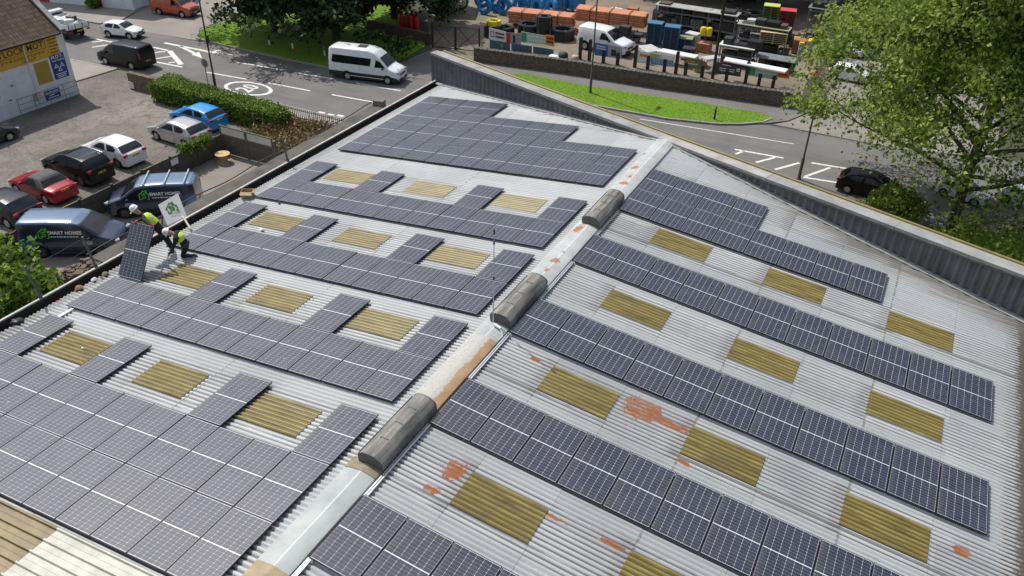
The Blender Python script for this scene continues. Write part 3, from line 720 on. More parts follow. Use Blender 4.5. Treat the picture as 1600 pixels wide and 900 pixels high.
# speed roundel
c = G(388, 138.2); mb = MB(); N = 40; rx, ry = 2.15, 1.25
rows = [[(c.x+k*rx*math.cos(2*math.pi*j/N), c.y+k*ry*math.sin(2*math.pi*j/N), .008) for j in range(N)] for k in (.84, 1.0)]
mb.grid(rows, closed=True)
def txt_mesh(s, size, extr=0.0, align='CENTER', shear=0.0, bold=0.0, space=1.0):
    cu = bpy.data.curves.new('txt', 'FONT'); cu.body = s; cu.size = size; cu.extrude = extr; cu.align_x = align; cu.align_y = 'CENTER'; cu.shear = shear; cu.offset = bold; cu.resolution_u = 2; cu.space_character = space
    o = bpy.data.objects.new('txt', cu); COL.objects.link(o); dg = bpy.context.evaluated_depsgraph_get(); dg.update()
    me = bpy.data.meshes.new_from_object(o.evaluated_get(dg)); bpy.data.objects.remove(o); bpy.data.curves.remove(cu); return me
def lettering(s, size, M, m, parent=None, name='lettering', **k):
    me = txt_mesh(s, size, **k); me.materials.clear(); me.materials.append(m)
    o = bpy.data.objects.new(name, me); COL.objects.link(o)
    if parent is not None: o.parent = parent
    o.matrix_basis = M; return o
tag(mb.build('road_marking', M_line), kind='structure')
me = txt_mesh('20', 1.5, bold=.03); me.materials.clear(); me.materials.append(M_line)
o = bpy.data.objects.new('road_marking', me); COL.objects.link(o); o.location = (c.x, c.y, .0085); o.rotation_euler = (0, 0, math.radians(90)); o.scale = (.95, 1.35, 1); tag(o, kind='structure')
# broken edge marks near the entrance to the warehouse
for u, v in ((502, 176), (517, 179.5), (532, 181)): pm(((u-5, v-1), (u+5, v+1)), .28)
# white hatching past the gable
for seg in (((1148, 233.5), (1224, 247)), ((1149, 241), (1162, 236)), ((1181, 254), (1211, 246)), ((1211, 265), (1249, 254.5)), ((1258, 276), (1297, 262)), ((1268, 254.5), (1350, 268)), ((1255, 277), (1312, 286))):
    pm(seg, .2)
pm(((1000, 186), (1240, 225)), .1)
# ================================================================== vehicles
def paint(name, col, metal=0.0, rough=.28): return mat('paint_'+name, col, rough, metal, var=.06, scale=2, coat=.35 if max(col) > .06 else .12, spec=.5 if max(col) > .06 else .25)
M_glass = mat('car_glass', (.012, .014, .016), .06, spec=.6, var=.25, scale=1.5)
M_tyre = mat('tyre_rubber', (.018, .018, .018), .85)
M_rim = mat('alloy_rim', (.45, .45, .46), .35, metal=.7)
M_rimd = mat('dark_rim', (.10, .10, .105), .4, metal=.5)
M_trim = mat('black_trim', (.022, .022, .023), .55)
M_under = mat('underbody', (.012, .012, .012), .9)
M_lampw = mat('headlamp', (.30, .32, .34), .12, spec=.8)
M_lampr = mat('tail_lamp', (.30, .012, .012), .2, spec=.7)
M_lampo = mat('indicator', (.6, .2, .03), .3)
M_ply = mat('plate_yellow', (.70, .46, .03), .5); M_plw = mat('plate_white', (.75, .75, .72), .5)
M_chrome = mat('bright_trim', (.70, .71, .72), .2, metal=.9)
def interp(pts, x):
    if x <= pts[0][0]: return pts[0][1]
    for (a, b), (c, d) in zip(pts, pts[1:]):
        if x <= c: return b+(d-b)*(x-a)/(c-a)
    return pts[-1][1]
SPECS = {
 'hatch': dict(L=4.28, W=1.77, wb=2.62, fo=.86, r=.315, cl=.22, belt=[(0, .80), (1.2, .90), (4.28, 1.00)], tum=.42, rnd=.06,
   top=[(0, .52), (.04, .66), (.30, .78), (.90, .96), (1.0, .99), (1.42, 1.22), (1.86, 1.41), (2.25, 1.465), (3.1, 1.44), (3.62, 1.37), (3.92, 1.15), (4.10, 1.0), (4.22, .93), (4.28, .60)],
   ws=(1.04, 1.84), rw=(3.66, 4.07), side=[[(1.44, 1.00), (2.02, 1.335), (2.55, 1.36), (2.58, .985)], [(2.66, .985), (2.64, 1.36), (3.25, 1.345), (3.52, 1.20), (3.48, 1.035)]]),
 'suv': dict(L=4.40, W=1.85, wb=2.68, fo=.86, r=.36, cl=.27, belt=[(0, .95), (1.2, 1.04), (4.4, 1.14)], tum=.36, rnd=.06,
   top=[(0, .62), (.04, .80), (.28, .94), (1.08, 1.12), (1.2, 1.15), (1.6, 1.38), (2.0, 1.58), (2.4, 1.65), (3.3, 1.64), (3.85, 1.58), (4.10, 1.34), (4.26, 1.14), (4.36, 1.05), (4.40, .66)],
   ws=(1.24, 1.98), rw=(3.90, 4.22), side=[[(1.62, 1.13), (2.14, 1.52), (2.62, 1.56), (2.64, 1.11)], [(2.72, 1.11), (2.70, 1.56), (3.35, 1.55), (3.72, 1.40), (3.72, 1.18)]]),
 'convertible': dict(L=4.24, W=1.77, wb=2.58, fo=.84, r=.315, cl=.20, belt=[(0, .78), (1.2, .87), (4.24, .93)], tum=.50, rnd=.06,
   top=[(0, .50), (.04, .64), (.30, .75), (1.12, .93), (1.22, .95), (1.65, 1.18), (2.02, 1.35), (2.4, 1.40), (2.85, 1.38), (3.15, 1.26), (3.50, .985), (3.58, .965), (4.06, .93), (4.20, .84), (4.24, .52)],
   ws=(1.26, 1.99), rw=(2.98, 3.44), side=[[(1.66, .94), (2.16, 1.28), (2.62, 1.30), (2.9, .945)]]),
 'van': dict(L=4.97, W=1.98, wb=2.93, fo=.98, r=.335, cl=.24, belt=[(0, 1.0), (1.0, 1.12), (4.97, 1.12)], tum=.16, rnd=.10,
   top=[(0, .66), (.04, .86), (.18, 1.02), (.80, 1.22), (.90, 1.26), (1.30, 1.56), (1.72, 1.84), (2.15, 1.95), (3.3, 1.985), (4.75, 1.95), (4.90, 1.86), (4.95, 1.50), (4.97, .60)],
   ws=(.94, 1.70), rw=None, side=[[(1.12, 1.20), (1.78, 1.72), (2.22, 1.75), (2.24, 1.15)]]),
 'minibus': dict(L=6.50, W=2.06, wb=3.72, fo=1.02, r=.35, cl=.27, belt=[(0, 1.1), (1.0, 1.28), (6.5, 1.28)], tum=.13, rnd=.14,
   top=[(0, .70), (.05, 1.0), (.20, 1.16), (.86, 1.40), (.96, 1.45), (1.32, 1.80), (1.72, 2.18), (2.2, 2.56), (2.8, 2.72), (6.15, 2.70), (6.38, 2.58), (6.47, 1.80), (6.50, .62)],
   ws=(1.0, 1.70), rw=None, side=[[(1.16, 1.42), (1.66, 1.92), (2.10, 2.02), (2.14, 1.36)], [(2.46, 1.42), (2.44, 2.06), (6.10, 2.10), (6.14, 1.52), (6.0, 1.44)]]),
 'smallvan': dict(L=4.5, W=1.85, wb=2.75, fo=.92, r=.33, cl=.23, belt=[(0, .95), (1.0, 1.06), (4.5, 1.10)], tum=.18, rnd=.09,
   top=[(0, .60), (.04, .80), (.20, .95), (.92, 1.12), (1.04, 1.16), (1.45, 1.46), (1.85, 1.74), (2.2, 1.84), (3.0, 1.86), (4.3, 1.83), (4.42, 1.75), (4.48, 1.3), (4.5, .58)],
   ws=(1.08, 1.83), rw=None, side=[[(1.34, 1.12), (1.92, 1.60), (2.35, 1.64), (2.37, 1.09)]]),
}
def make_vehicle(kind, name, body, label, cat, plate_rear=True, rim=None, roofm=None, lowtrim=False, railm=None, group=None, glassy_rear=True, panoramic=False):
    S = SPECS[kind]; L, W, wb, fo, r, cl = (S[k] for k in ('L', 'W', 'wb', 'fo', 'r', 'cl'))
    root = empty(name, label=label, cat=cat, group=group)
    X = lambda xf: L/2-xf
    axles = (fo, fo+wb)
    hw = lambda xf: W/2*(1-.16*max(0, 1-xf/.55)**2-.12*max(0, 1-(L-xf)/.5)**2)
    zt = lambda xf: interp(S['top'], xf)
    def zb(xf):
        b = cl
        for a in axles:
            d = abs(xf-a); R = r+.075
            if d < R: b = max(b, r+math.sqrt(R*R-d*d)-.01)
        if xf < .25: b = max(b, cl+.06*(1-xf/.25))
        return b
    def wid(xf, z):
        bz = min(interp(S['belt'], xf), zt(xf)-.10); w = hw(xf)*.985
        return w if z <= bz else w-S['tum']*(z-bz)
    def ring(xf):
        w = hw(xf); t = zt(xf); b = zb(xf); bz = max(min(interp(S['belt'], xf), t-.10), b+.012); m = min(max(b+.006, bz*.58), bz-.005); rd = S['rnd']
        y3 = wid(xf, t-rd); y4 = y3-rd*1.1
        P = [(w*.94, b), (w, m), (w*.985, bz), (y3, max(t-rd, bz+.004)), (y3-rd*.35, max(t-rd*.42, bz+.006)), (y4, t-rd*.08), (y4*.5, t+.012), (0, t+.02)]
        return [Vector((X(xf), y, z)) for y, z in P] + [Vector((X(xf), -y, z)) for y, z in P[-2::-1]]
    st = set([0, L, .015, L-.012, L-.04, L-.1])
    for a, _ in S['top']: st.add(a)
    for a in axles:
        for k in range(-8, 9): st.add(round(a+(r+.075)*math.sin(k*math.pi/16)*1.0, 3))
        st.add(a-r-.09); st.add(a+r+.09)
    q = .3
    while q < L: st.add(round(q, 2)); q += .22
    st = sorted(x for x in st if 0 <= x <= L); stt = [st[0]]
    for x in st[1:]:
        if x-stt[-1] > .008: stt.append(x)
    rings = [ring(x) for x in stt]
    mb = MB(); mb.grid(rings)
    if roofm is not None:
        n = len(rings[0])-1
        for i, f in enumerate(mb.f):
            a, b = divmod(i, n); xm = (stt[a]+stt[a+1])/2
            if roofm[1] < xm < roofm[2] and 2 <= b <= n-3: mb.m[i] = 1
    if kind == 'minibus':
        n = len(rings[0])-1
        for i in range(len(mb.f)):
            if i % n in (0, n-1): mb.m[i] = 1
    # tidy closed nose and tail
    for R_, fl in ((rings[0], True), (rings[-1], False)): mb.face(R_[::-1] if fl else R_)
    bo = mb.build('body', [body] + ([roofm[0]] if roofm else ([M_trim] if kind == 'minibus' else [])), root, smooth=38)
    u = MB(); u.box((X(L/2), 0, cl+.16), (L-.30, W-.42, .30)); u.build('underbody', M_under, root)
    for a in axles:
        for sy in (-1, 1):
            t = MB(); wdt = .20; c = (X(a), sy*(W/2-.115), r)
            M = Matrix.Translation(c) @ Matrix.Rotation(-sy*math.pi/2, 4, 'X')
            t.lathe(None, [(r*.62, -wdt/2), (r*.92, -wdt/2), (r, -wdt*.32), (r, wdt*.32), (r*.92, wdt/2), (r*.64, wdt/2), (r*.62, wdt*.3), (.001, wdt*.2)], 20, M=M)
            wo = t.build('wheel', M_tyre, root, smooth=40)
            rm = MB(); rm.lathe(None, [(r*.66, wdt*.46), (r*.62, wdt*.53), (r*.56, wdt*.40)], 20, M=M); rm.lathe(None, [(r*.17, wdt*.36), (r*.12, wdt*.50), (.001, wdt*.50)], 10, M=M)
            for k in range(5):
                A = k*2*math.pi/5; p = M @ Vector((r*.12*math.cos(A), r*.12*math.sin(A), wdt*.42)); e = M @ Vector((r*.6*math.cos(A), r*.6*math.sin(A), wdt*.44)); rm.bar(p, e, r*.17, .02)
            rm.build('rim', rim or M_rim, wo, smooth=30)
    def topglass(x0, x1, nm):
        g = MB(); rows = []
        for k in range(7):
            xf = x0+(x1-x0)*k/6; t = zt(xf); ye = wid(xf, t-S['rnd'])-S['rnd']*1.0-.02
            rows.append([(X(xf)+(.006 if x0 < L/2 else -.006), ye*q, t+.016+.010*(1-q*q)) for q in (-1, -.6, 0, .6, 1)])
        g.grid(rows if x0 > L/2 else rows[::-1]); return g.build(nm, M_glass, root, smooth=40)
    topglass(*S['ws'], 'windscreen')
    if S['rw']: topglass(*S['rw'], 'rear_window')
    for poly in S['side']:
        for sy in (-1, 1):
            xs = [q[0] for q in poly]; n = max(3, int((max(xs)-min(xs))/.12)); rows = []
            for k in range(n+1):
                xf = min(xs)+.001+(max(xs)-min(xs)-.002)*k/n; zz = []
                for (ax, az), (bx, bz) in zip(poly, poly[1:]+poly[:1]):
                    if (ax-xf)*(bx-xf) <= 0 and ax != bx: zz.append(az+(bz-az)*(xf-ax)/(bx-ax))
                z0, z1 = min(zz), max(zz); rows.append([(X(xf), sy*(wid(xf, z)+.007), z) for z in (z0, (z0+z1)/2, z1)])
            g = MB(); g.grid(rows if sy < 0 else rows[::-1])
            # glass follows the body: one pane per side, or a strip of them
            g.build('side_window', M_glass, root)
    # seams, sills, grille, lamps, plates, mirrors
    s = MB()
    for xf in ([1.2, 2.6, 3.5] if kind in ('hatch', 'suv') else ([1.25, 2.75] if kind == 'convertible' else [1.05, 2.32, 3.55])):
        for sy in (-1, 1):
            z0, z1 = max(cl+.10, zb(xf)+.03), interp(S['belt'], xf)-.02
            s.bar((X(xf), sy*(hw(xf)*.990+.001), z0), (X(xf), sy*(hw(xf)*.990+.001), z1), .012, .010)
    s.build('door_seam', M_trim, root)
    for sy in (-1, 1):
        b = MB(); b.box((X(fo+wb/2), sy*(W/2*.95), cl+.05), (wb-2*r-.24, .05, .13)); b.build('sill', M_trim if lowtrim else body, root)
    nose = MB(); zg = S['top'][1][1]
    nose.box((X(.005), 0, zg-.16), (.05, W*.50, .13)); nose.box((X(.0), 0, cl+.17), (.06, W*.62, .12)); nose.build('grille', M_trim, root)
    if lowtrim:
        for xf in (.02, L-.02):
            b = MB(); b.box((X(xf), 0, cl+.16), (.10, W*.84, .22)); b.build('bumper', M_trim, root)
        for a in axles:
            for sy in (-1, 1):
                b = MB(); R = r+.085; n = 14
                rows = [[(X(a+RR*math.cos(A)), sy*(W/2+.004), r+RR*math.sin(A)) for RR in (R-.02, R+.05)] for A in (math.pi*k/n for k in range(n+1))]
                b.grid(rows); b.build('arch_trim', M_trim, root)
    for sy in (-1, 1):
        h = MB(); y = sy*hw(.16)*.80; zz = interp(S['top'], .16)-.07
        h.box((X(.12), y, zz), (.22, .30, .12), rz=-sy*.45); h.build('headlight', M_lampw, root, smooth=30)
        t = MB(); xr = L-.03
        if kind in ('van', 'minibus', 'smallvan'): t.box((X(xr-.01), sy*(hw(xr)*.94), 1.25), (.07, .09, .55))
        else: t.box((X(xr-.04), sy*(hw(xr)*.86), interp(S['belt'], L)-.10), (.12, .28, .15), rz=sy*.3)
        t.build('tail_light', M_lampr, root)
        mr = MB(); xm = S['ws'][0]+.36; zm = interp(S['belt'], xm)+.07; mr.box((X(xm), sy*(hw(xm)+.10), zm), (.10, .20, .14), rz=sy*.2); mr.bar((X(xm), sy*(hw(xm)*.93), zm-.04), (X(xm), sy*(hw(xm)+.05), zm-.02), .05, .04)
        mr.build('wing_mirror', body if kind not in ('minibus', 'smallvan') else M_trim, root)
    for xf, m, nm, zz in ((-.03, M_plw, 'front_plate', cl+.24), (L+.012, M_ply, 'rear_plate', (.82 if kind in ('hatch', 'suv', 'convertible') else .72))):
        p = MB(); p.box((X(xf), 0, zz), (.02, .52, .115))
        for k in range(7):
            if k != 4: p.box((X(xf)+(.011 if xf < 0 else -.011), -.21+k*.07, zz), (.004, .045, .07), mi=1)
        p.build(nm, [m, M_trim], root)
    if railm:
        for sy in (-1, 1):
            b = MB(); pts = [Vector((X(xf), sy*(wid(xf, zt(xf)-S['rnd'])-S['rnd']*.6), zt(xf)+.03)) for xf in (2.05, 2.5, 3.0, 3.5, 3.8)]; b.tube(pts, .022, 6); b.build('roof_rail', railm, root, smooth=60)
    if panoramic:
        g = MB(); rows = []
        for k in range(6):
            xf = 2.2+1.35*k/5; ye = wid(xf, zt(xf)-.06)-.14; rows.append([(X(xf), ye*q, zt(xf)+.020+.006*(1-q*q)) for q in (1, .5, 0, -.5, -1)])
        g.grid(rows); g.build('roof_glass', M_glass, root)
    root['_dims'] = (L, W, wb, fo)
    return root
def park(root, front, rear, side, scale=None):
    """put the vehicle so that its wheels on the near side stand on the two ground points"""
    L, W, wb, fo = root['_dims']; F = Vector((front[0], front[1], 0)); R = Vector((rear[0], rear[1], 0)); h = (F-R)
    k = scale or h.length/wb; h.normalize(); n = Vector((-h.y, h.x, 0))
    mid = (F+R)/2 + n*(W/2-.10)*k*(1 if side == 'R' else -1)
    c = mid + h*((fo+wb/2)-L/2)*k
    root.location = (c.x, c.y, .012); root.rotation_euler = (0, 0, math.atan2(h.y, h.x)); root.scale = (k, k, k)
    del root['_dims']; return root
def bus_extras(r):
    S = SPECS['minibus']; L = S['L']; m = mat('sign_softgrey', (.34, .35, .37), .6)
    mb = MB(); mb.box((L/2-3.55, .05, 2.755), (.75, .62, .07)); mb.build('roof_hatch', M_trim, r)
    mb = MB(); x = -2.6
    for k in range(16):
        wd = (.14, .20, .11, .24)[k % 4]
        if x > 1.25: break
        mb.face([(x, -1.022, 1.02-.018*k*.3), (x+wd, -1.022, 1.02-.018*k*.3), (x+wd, -1.020, 1.09-.018*k*.3), (x, -1.020, 1.09-.018*k*.3)]); x += wd+.05
    mb.build('small_lettering', m, r)
    mb = MB(); mb.bar((-1.2, -1.04, .46), (1.9, -1.04, .46), .03, .06); mb.build('side_step', M_chrome, r)
def gp(u, v): p = G(u, v); return (p.x, p.y)
V = {}
V['bus'] = park(make_vehicle('minibus', 'minibus', paint('white', (.78, .79, .80)), 'white high-roof minibus with a long dark window strip, on the road by the lawn', 'minibus', lowtrim=True), gp(606.3, 132.5), gp(544, 124.6), 'R')
bus_extras(V['bus'])
V['suv'] = park(make_vehicle('suv', 'car', paint('white', (.78, .79, .80)), 'white family crossover driving along the far side of the road', 'car', lowtrim=True), gp(203.5, 62.0), gp(170.6, 58.6), 'R')
V['bvan'] = park(make_vehicle('van', 'van', paint('black', (.012, .013, .015)), 'plain black panel van driving on the near side of the road', 'van'), gp(167.0, 101.2), gp(207.5, 109.2), 'L')
V['ovan'] = park(make_vehicle('van', 'van', paint('orange', (.46, .085, .03)), 'burnt orange panel van parked on the pale forecourt beyond the road', 'van', lowtrim=True), gp(286, 28), gp(250, 23.2), 'R')
V['red'] = park(make_vehicle('convertible', 'car', paint('red', (.33, .012, .02), .2), 'red convertible with a grey fabric roof in the gravel car park', 'car', roofm=(mat('soft_top', (.10, .10, .098), .9, var=.2, scale=6), 1.95, 3.52)), gp(30.5, 302.5), gp(75, 318.8), 'L')
hd = (Vector(gp(30.5, 302.5))-Vector(gp(75, 318.8))).normalized()
def behind(rear, wb): r = Vector(gp(*rear)); f = r+hd*wb; return (f.x, f.y), (r.x, r.y)
f, r = behind((130.5, 291.5), 2.72); V['bsuv'] = park(make_vehicle('suv', 'car', paint('black', (.012, .012, .014)), 'black crossover with silver roof rails between the red and white parked cars', 'car', railm=M_chrome, panoramic=True, rim=M_rimd), f, r, 'L')
f, r = behind((187, 262.5), 2.6); V['white'] = park(make_vehicle('hatch', 'car', paint('white', (.78, .79, .80)), 'white hatchback parked behind the black crossover in the gravel car park', 'car', rim=M_rimd), f, r, 'L')
V['silver'] = park(make_vehicle('hatch', 'car', paint('silver', (.50, .50, .50), .6), 'silver hatchback parked against the concrete fence beside the blue car', 'car'), gp(247, 219.0), gp(291.5, 232.8), 'L')
f, r = behind((320.5, 206), 2.5); V['blue'] = park(make_vehicle('hatch', 'car', paint('blue', (.02, .26, .62)), 'bright blue hatchback parked beside the hedge', 'car'), f, r, 'L')
c = G(-14, 345); V['dark'] = park(make_vehicle('hatch', 'car', paint('slate', (.035, .036, .045), .3), 'dark slate hatchback at the left edge beside the red convertible', 'car'), gp(-36, 339), gp(16, 357), 'L')
V['darkfront'] = park(make_vehicle('hatch', 'car', paint('graphite', (.05, .052, .055), .3), 'dark grey car at the left edge in front of the garage wall', 'car'), gp(17, 220), gp(-40, 240), 'R')
V['blue2'] = park(make_vehicle('hatch', 'car', paint('steel_blue', (.06, .17, .28), .4), 'steel blue car parked in shade at the far end of the lane', 'car'), (G(1283, 82).x, G(1283, 82).y), (G(1283, 82).x+.5, G(1283, 82).y+2.6), 'R')
V['mwhite'] = park(make_vehicle('smallvan', 'van', paint('white', (.78, .79, .80)), 'small white van with a roof rack parked inside the merchant yard', 'van', lowtrim=True), gp(963, 88.5), gp(911, 77), 'R', 1.08)
V['maroon'] = park(make_vehicle('hatch', 'car', paint('blackred', (.012, .006, .008)), 'very dark car with red tail lamps driving out behind the gable wall', 'car'), gp(1385, 316), gp(1322, 302), 'R')
V['w3'] = park(make_vehicle('suv', 'car', paint('white', (.78, .79, .80)), 'white car half hidden behind the trunk of the big tree', 'car'), gp(1520, 322), gp(1472, 306), 'R')
V['w4'] = park(make_vehicle('hatch', 'car', paint('white', (.78, .79, .80)), 'white car behind the tree branches at the right edge', 'car'), gp(1625, 332), gp(1570, 316), 'R')
V['w5'] = park(make_vehicle('hatch', 'car', paint('white', (.78, .79, .80)), 'white car behind the pedestrian in orange, half covered by leaves', 'car'), gp(1345, 132), gp(1302, 124), 'R')
V['w6'] = park(make_vehicle('hatch', 'car', paint('white', (.78, .79, .80)), 'white car parked beside the steel blue one under the trees', 'car'), (G(1322, 84).x, G(1322, 84).y), (G(1322, 84).x+.7, G(1322, 84).y+2.6), 'R')
# ---- white tipper pickup leaving past the garage
def pickup():
    S = SPECS['van']; root = empty('flatbed_truck', label='white tipper pickup with a loaded drop-side bed leaving past the garage', cat='pickup truck')
    wt = paint('white', (.78, .79, .80))
    prof = [(2.6, .45), (2.6, 1.0), (2.5, 1.15), (1.95, 1.28), (1.35, 1.95), (1.1, 2.02), (.55, 2.0), (.5, 1.9), (.5, .45)]
    mb = MB(); rows = [[(x, y*(1-.06*max(0, z-1.2)), z) for x, z in prof] for y in (-.93, -.90, .90, .93)]
    rows[0] = [(x*.99+.01, y, z) for x, y, z in rows[0]]; mb.grid(rows, closed=True); mb.face(rows[0]); mb.face(rows[-1][::-1]); mb.build('cab', wt, root, smooth=30)
    g = MB(); g.face([(1.93, -.78, 1.32), (1.40, -.74, 1.90), (1.40, .74, 1.90), (1.93, .78, 1.32)][::-1]); 
    for sy in (-1, 1): g.face([(1.80, sy*.935, 1.25), (1.36, sy*.90, 1.82), (.75, sy*.90, 1.84), (.72, sy*.94, 1.22)])
    g.face([(.495, -.7, 1.35), (.495, .7, 1.35), (.495, .7, 1.85), (.495, -.7, 1.85)]); g.build('cab_glass', M_glass, root)
    b = MB(); b.box((-1.15, 0, .98), (3.1, 2.1, .08)); b.build('bed_floor', M_trim, root)
    for c, d in (((-2.70, 0, 1.22), (.05, 2.1, .42)), ((-1.15, 1.04, 1.22), (3.1, .05, .42)), ((-1.15, -1.04, 1.22), (3.1, .05, .42)), ((.38, 0, 1.35), (.05, 2.1, .66))):
        q = MB(); q.box(c, d); 
        if d[0] < .1 and c[0] < 0:
            for y in (-.98, -.35, .35, .98): q.box((c[0]-.03, y, 1.22), (.03, .05, .42), mi=1)
        q.build('dropside', [wt, M_trim], root)
    ld = MB()
    for k in range(9):
        ld.box((-2.2+.27*k, random.uniform(-.5, .5), 1.25+random.uniform(0, .25)), (.5, .8, .45), rz=random.uniform(-.6, .6))
    ld.build('load', mat('pale_tarpaulin', (.70, .72, .72), .6, var=.15), root)
    q = MB(); q.box((-1.6, -.2, 1.66), (.75, .55, .42), rz=.2); q.build('tool_chest', mat('olive_chest', (.09, .10, .06), .6), root)
    ch = MB(); ch.box((-.1, 0, .62), (4.9, .8, .22)); ch.build('chassis', M_under, root)
    for x in (1.75, -1.55):
        for sy in (-1, 1):
            t = MB(); M = Matrix.Translation((x, sy*.82, .35)) @ Matrix.Rotation(-sy*math.pi/2, 4, 'X'); t.lathe(None, [(.001, -.12), (.32, -.12), (.35, -.08), (.35, .08), (.32, .12), (.20, .12), (.001, .08)], 18, M=M); t.build('wheel', M_tyre, root, smooth=40)
    for sy in (-1, 1):
        t = MB(); t.box((-2.73, sy*.85, .82), (.06, .30, .13)); t.build('tail_light', M_lampr, root)
    t = MB(); t.box((-2.74, 0, .80), (.02, .5, .12)); t.build('rear_plate', M_ply, root)
    return root
pk = pickup(); a, b = G(106, 88), G(131, 83.5)     # rear corners on the road
ax = Vector((-1, .02, 0)); pk.location = (-60.6, 36.0, .012); pk.rotation_euler = (0, 0, math.radians(176)); pk.scale = (.97,)*3
# ---- the two signwritten vans in the yard, dark blue with a lighter sweep
def wrap_paint_roof_sheen():
    g = NT('paint_navy_wrap_roof_sheen'); x, y, z = g.xyz()
    n = g.noise(1.2, 3, .5)
    k = g.math('ADD', g.math('ADD', g.math('MULTIPLY', x, -.42), g.math('MULTIPLY', z, -.55)), g.math('MULTIPLY', n, .55))
    col = g.ramp(g.step(k, .05, 1.0), [(.30, (.012, .026, .062)), (.55, (.015, .085, .20)), (.78, (.08, .26, .44))])
    col = g.mix(g.step(g.math('ADD', z, g.math('MULTIPLY', g.math('ABSOLUTE', y), -.05)), 1.80, 1.84), col, (.085, .145, .235))  # roof turned paler blue-grey: the sky's reflection painted into the colour
    g.b.inputs['Coat Weight'].default_value = .8; g.b.inputs['Coat Roughness'].default_value = .08
    return g.out(col, rough=.3, metal=.15)
M_navy = wrap_paint_roof_sheen(); M_green = mat('logo_green', (.16, .50, .06), .5); M_white = mat('vinyl_white', (.80, .80, .80), .5); M_teal = mat('vinyl_teal', (.08, .40, .44), .5)
def logo_mesh(mb, S, mi=0, t=.07):
    """house outline with an S-shaped bend inside, in the XY plane, S metres wide"""
    pts = [(.30, .0), (.0, .0), (.0, .52), (-.07, .50), (.5, 1.0), (1.07, .50), (1.0, .52), (1.0, .0), (.86, .0)]
    def line(P, w):
        for a, b in zip(P, P[1:]):
            a = Vector((*a, 0))*S; b = Vector((*b, 0))*S; d = (b-a).normalized(); n = Vector((-d.y, d.x, 0))*w*S/2; a = a-d*w*S*.4; b = b+d*w*S*.4
            mb.face([a-n, b-n, b+n, a+n], mi)
    line(pts, t); line([(.70, .62), (.34, .62), (.28, .52), (.34, .42), (.64, .42), (.70, .30), (.64, .18), (.26, .18)], t*1.05); line([(.72, .84), (.72, 1.02), (.84, 1.02), (.84, .74)], t*.8)
def signwrite(root, side):
    sy = -1 if side == 'R' else 1
    def on(xc, zc, off=.0):       # local frame on the van's side: x along the text, y up
        w = SPECS['van']; y = sy*(w['W']/2*.985-w['tum']*max(0, zc-1.12)+.012+off)
        X = Vector((1, 0, 0))*(1 if side == 'R' else -1); Y = Vector((0, -sy*w['tum'], 1)).normalized(); N = X.cross(Y)
        return Matrix(((X.x, Y.x, N.x, xc), (X.y, Y.y, N.y, y), (X.z, Y.z, N.z, zc), (0, 0, 0, 1)))
    sg = 1 if side == 'R' else -1
    mb = MB(); logo_mesh(mb, .50, t=.11); o = mb.build('logo', M_green, root); o.matrix_basis = on(-1.32*sg if side == 'R' else .52, 1.17)
    lettering('SMART HOMES', .25, on(-.02 if side == 'R' else -.86, 1.44), M_white, root, bold=.008, space=1.0)
    mb = MB(); x = -.72
    for k in range(9):
        wdt = (.10, .13, .09, .16, .12, .10, .15, .11, .12)[k]; mb.face([(x, -.025, 0), (x+wdt, -.025, 0), (x+wdt, .025, 0), (x, .025, 0)]); x += wdt+.035
    o = mb.build('small_lettering', M_white, root); o.matrix_basis = on(-.02 if side == 'R' else -.86, 1.235)
    mb = MB()
    for r_ in range(2):
        x = -.22
        for k in range(5): mb.face([(x, -r_*.10, 0), (x+.07, -r_*.10, 0), (x+.07, .055-r_*.10, 0), (x, .055-r_*.10, 0)]); x += .095
    o = mb.build('door_lettering', M_white, root); o.matrix_basis = on(1.0 if side == 'R' else 1.15, .92)
    mb = MB(); mb.face([(-.9, -.012, 0), (.9, -.012, 0), (.9, .02, 0), (-.9, .02, 0)]); o = mb.build('pinstripe', M_teal, root); o.matrix_basis = on(.4, .70)
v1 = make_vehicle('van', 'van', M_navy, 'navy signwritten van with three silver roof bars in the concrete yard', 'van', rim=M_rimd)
signwrite(v1, 'L')
rb = SPECS['van']
for xf in (2.25, 3.4, 4.45):
    b = MB(); X = rb['L']/2-xf; b.bar((X, -.88, 2.06), (X, .88, 2.06), .07, .035)
    for sy in (-1, 1): b.bar((X, sy*.82, 1.93), (X, sy*.82, 2.06), .05, .03)
    b.build('roof_bar', M_chrome, v1)
ta, tb = G(202, 290, 1.95), G(297, 285, 1.95)
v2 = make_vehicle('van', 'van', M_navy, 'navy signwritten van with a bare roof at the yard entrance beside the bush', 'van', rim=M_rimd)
signwrite(v2, 'R')
del v1['_dims'], v2['_dims']
v1.location = (-28.05, 16.72, .015); v1.rotation_euler = (0, 0, math.radians(216.2)); v1.scale = (.97,)*3
v2.location = (-28.2, 11.74, .015); v2.rotation_euler = (0, 0, math.radians(29.7)); v2.scale = (1.0,)*3
import numpy as np
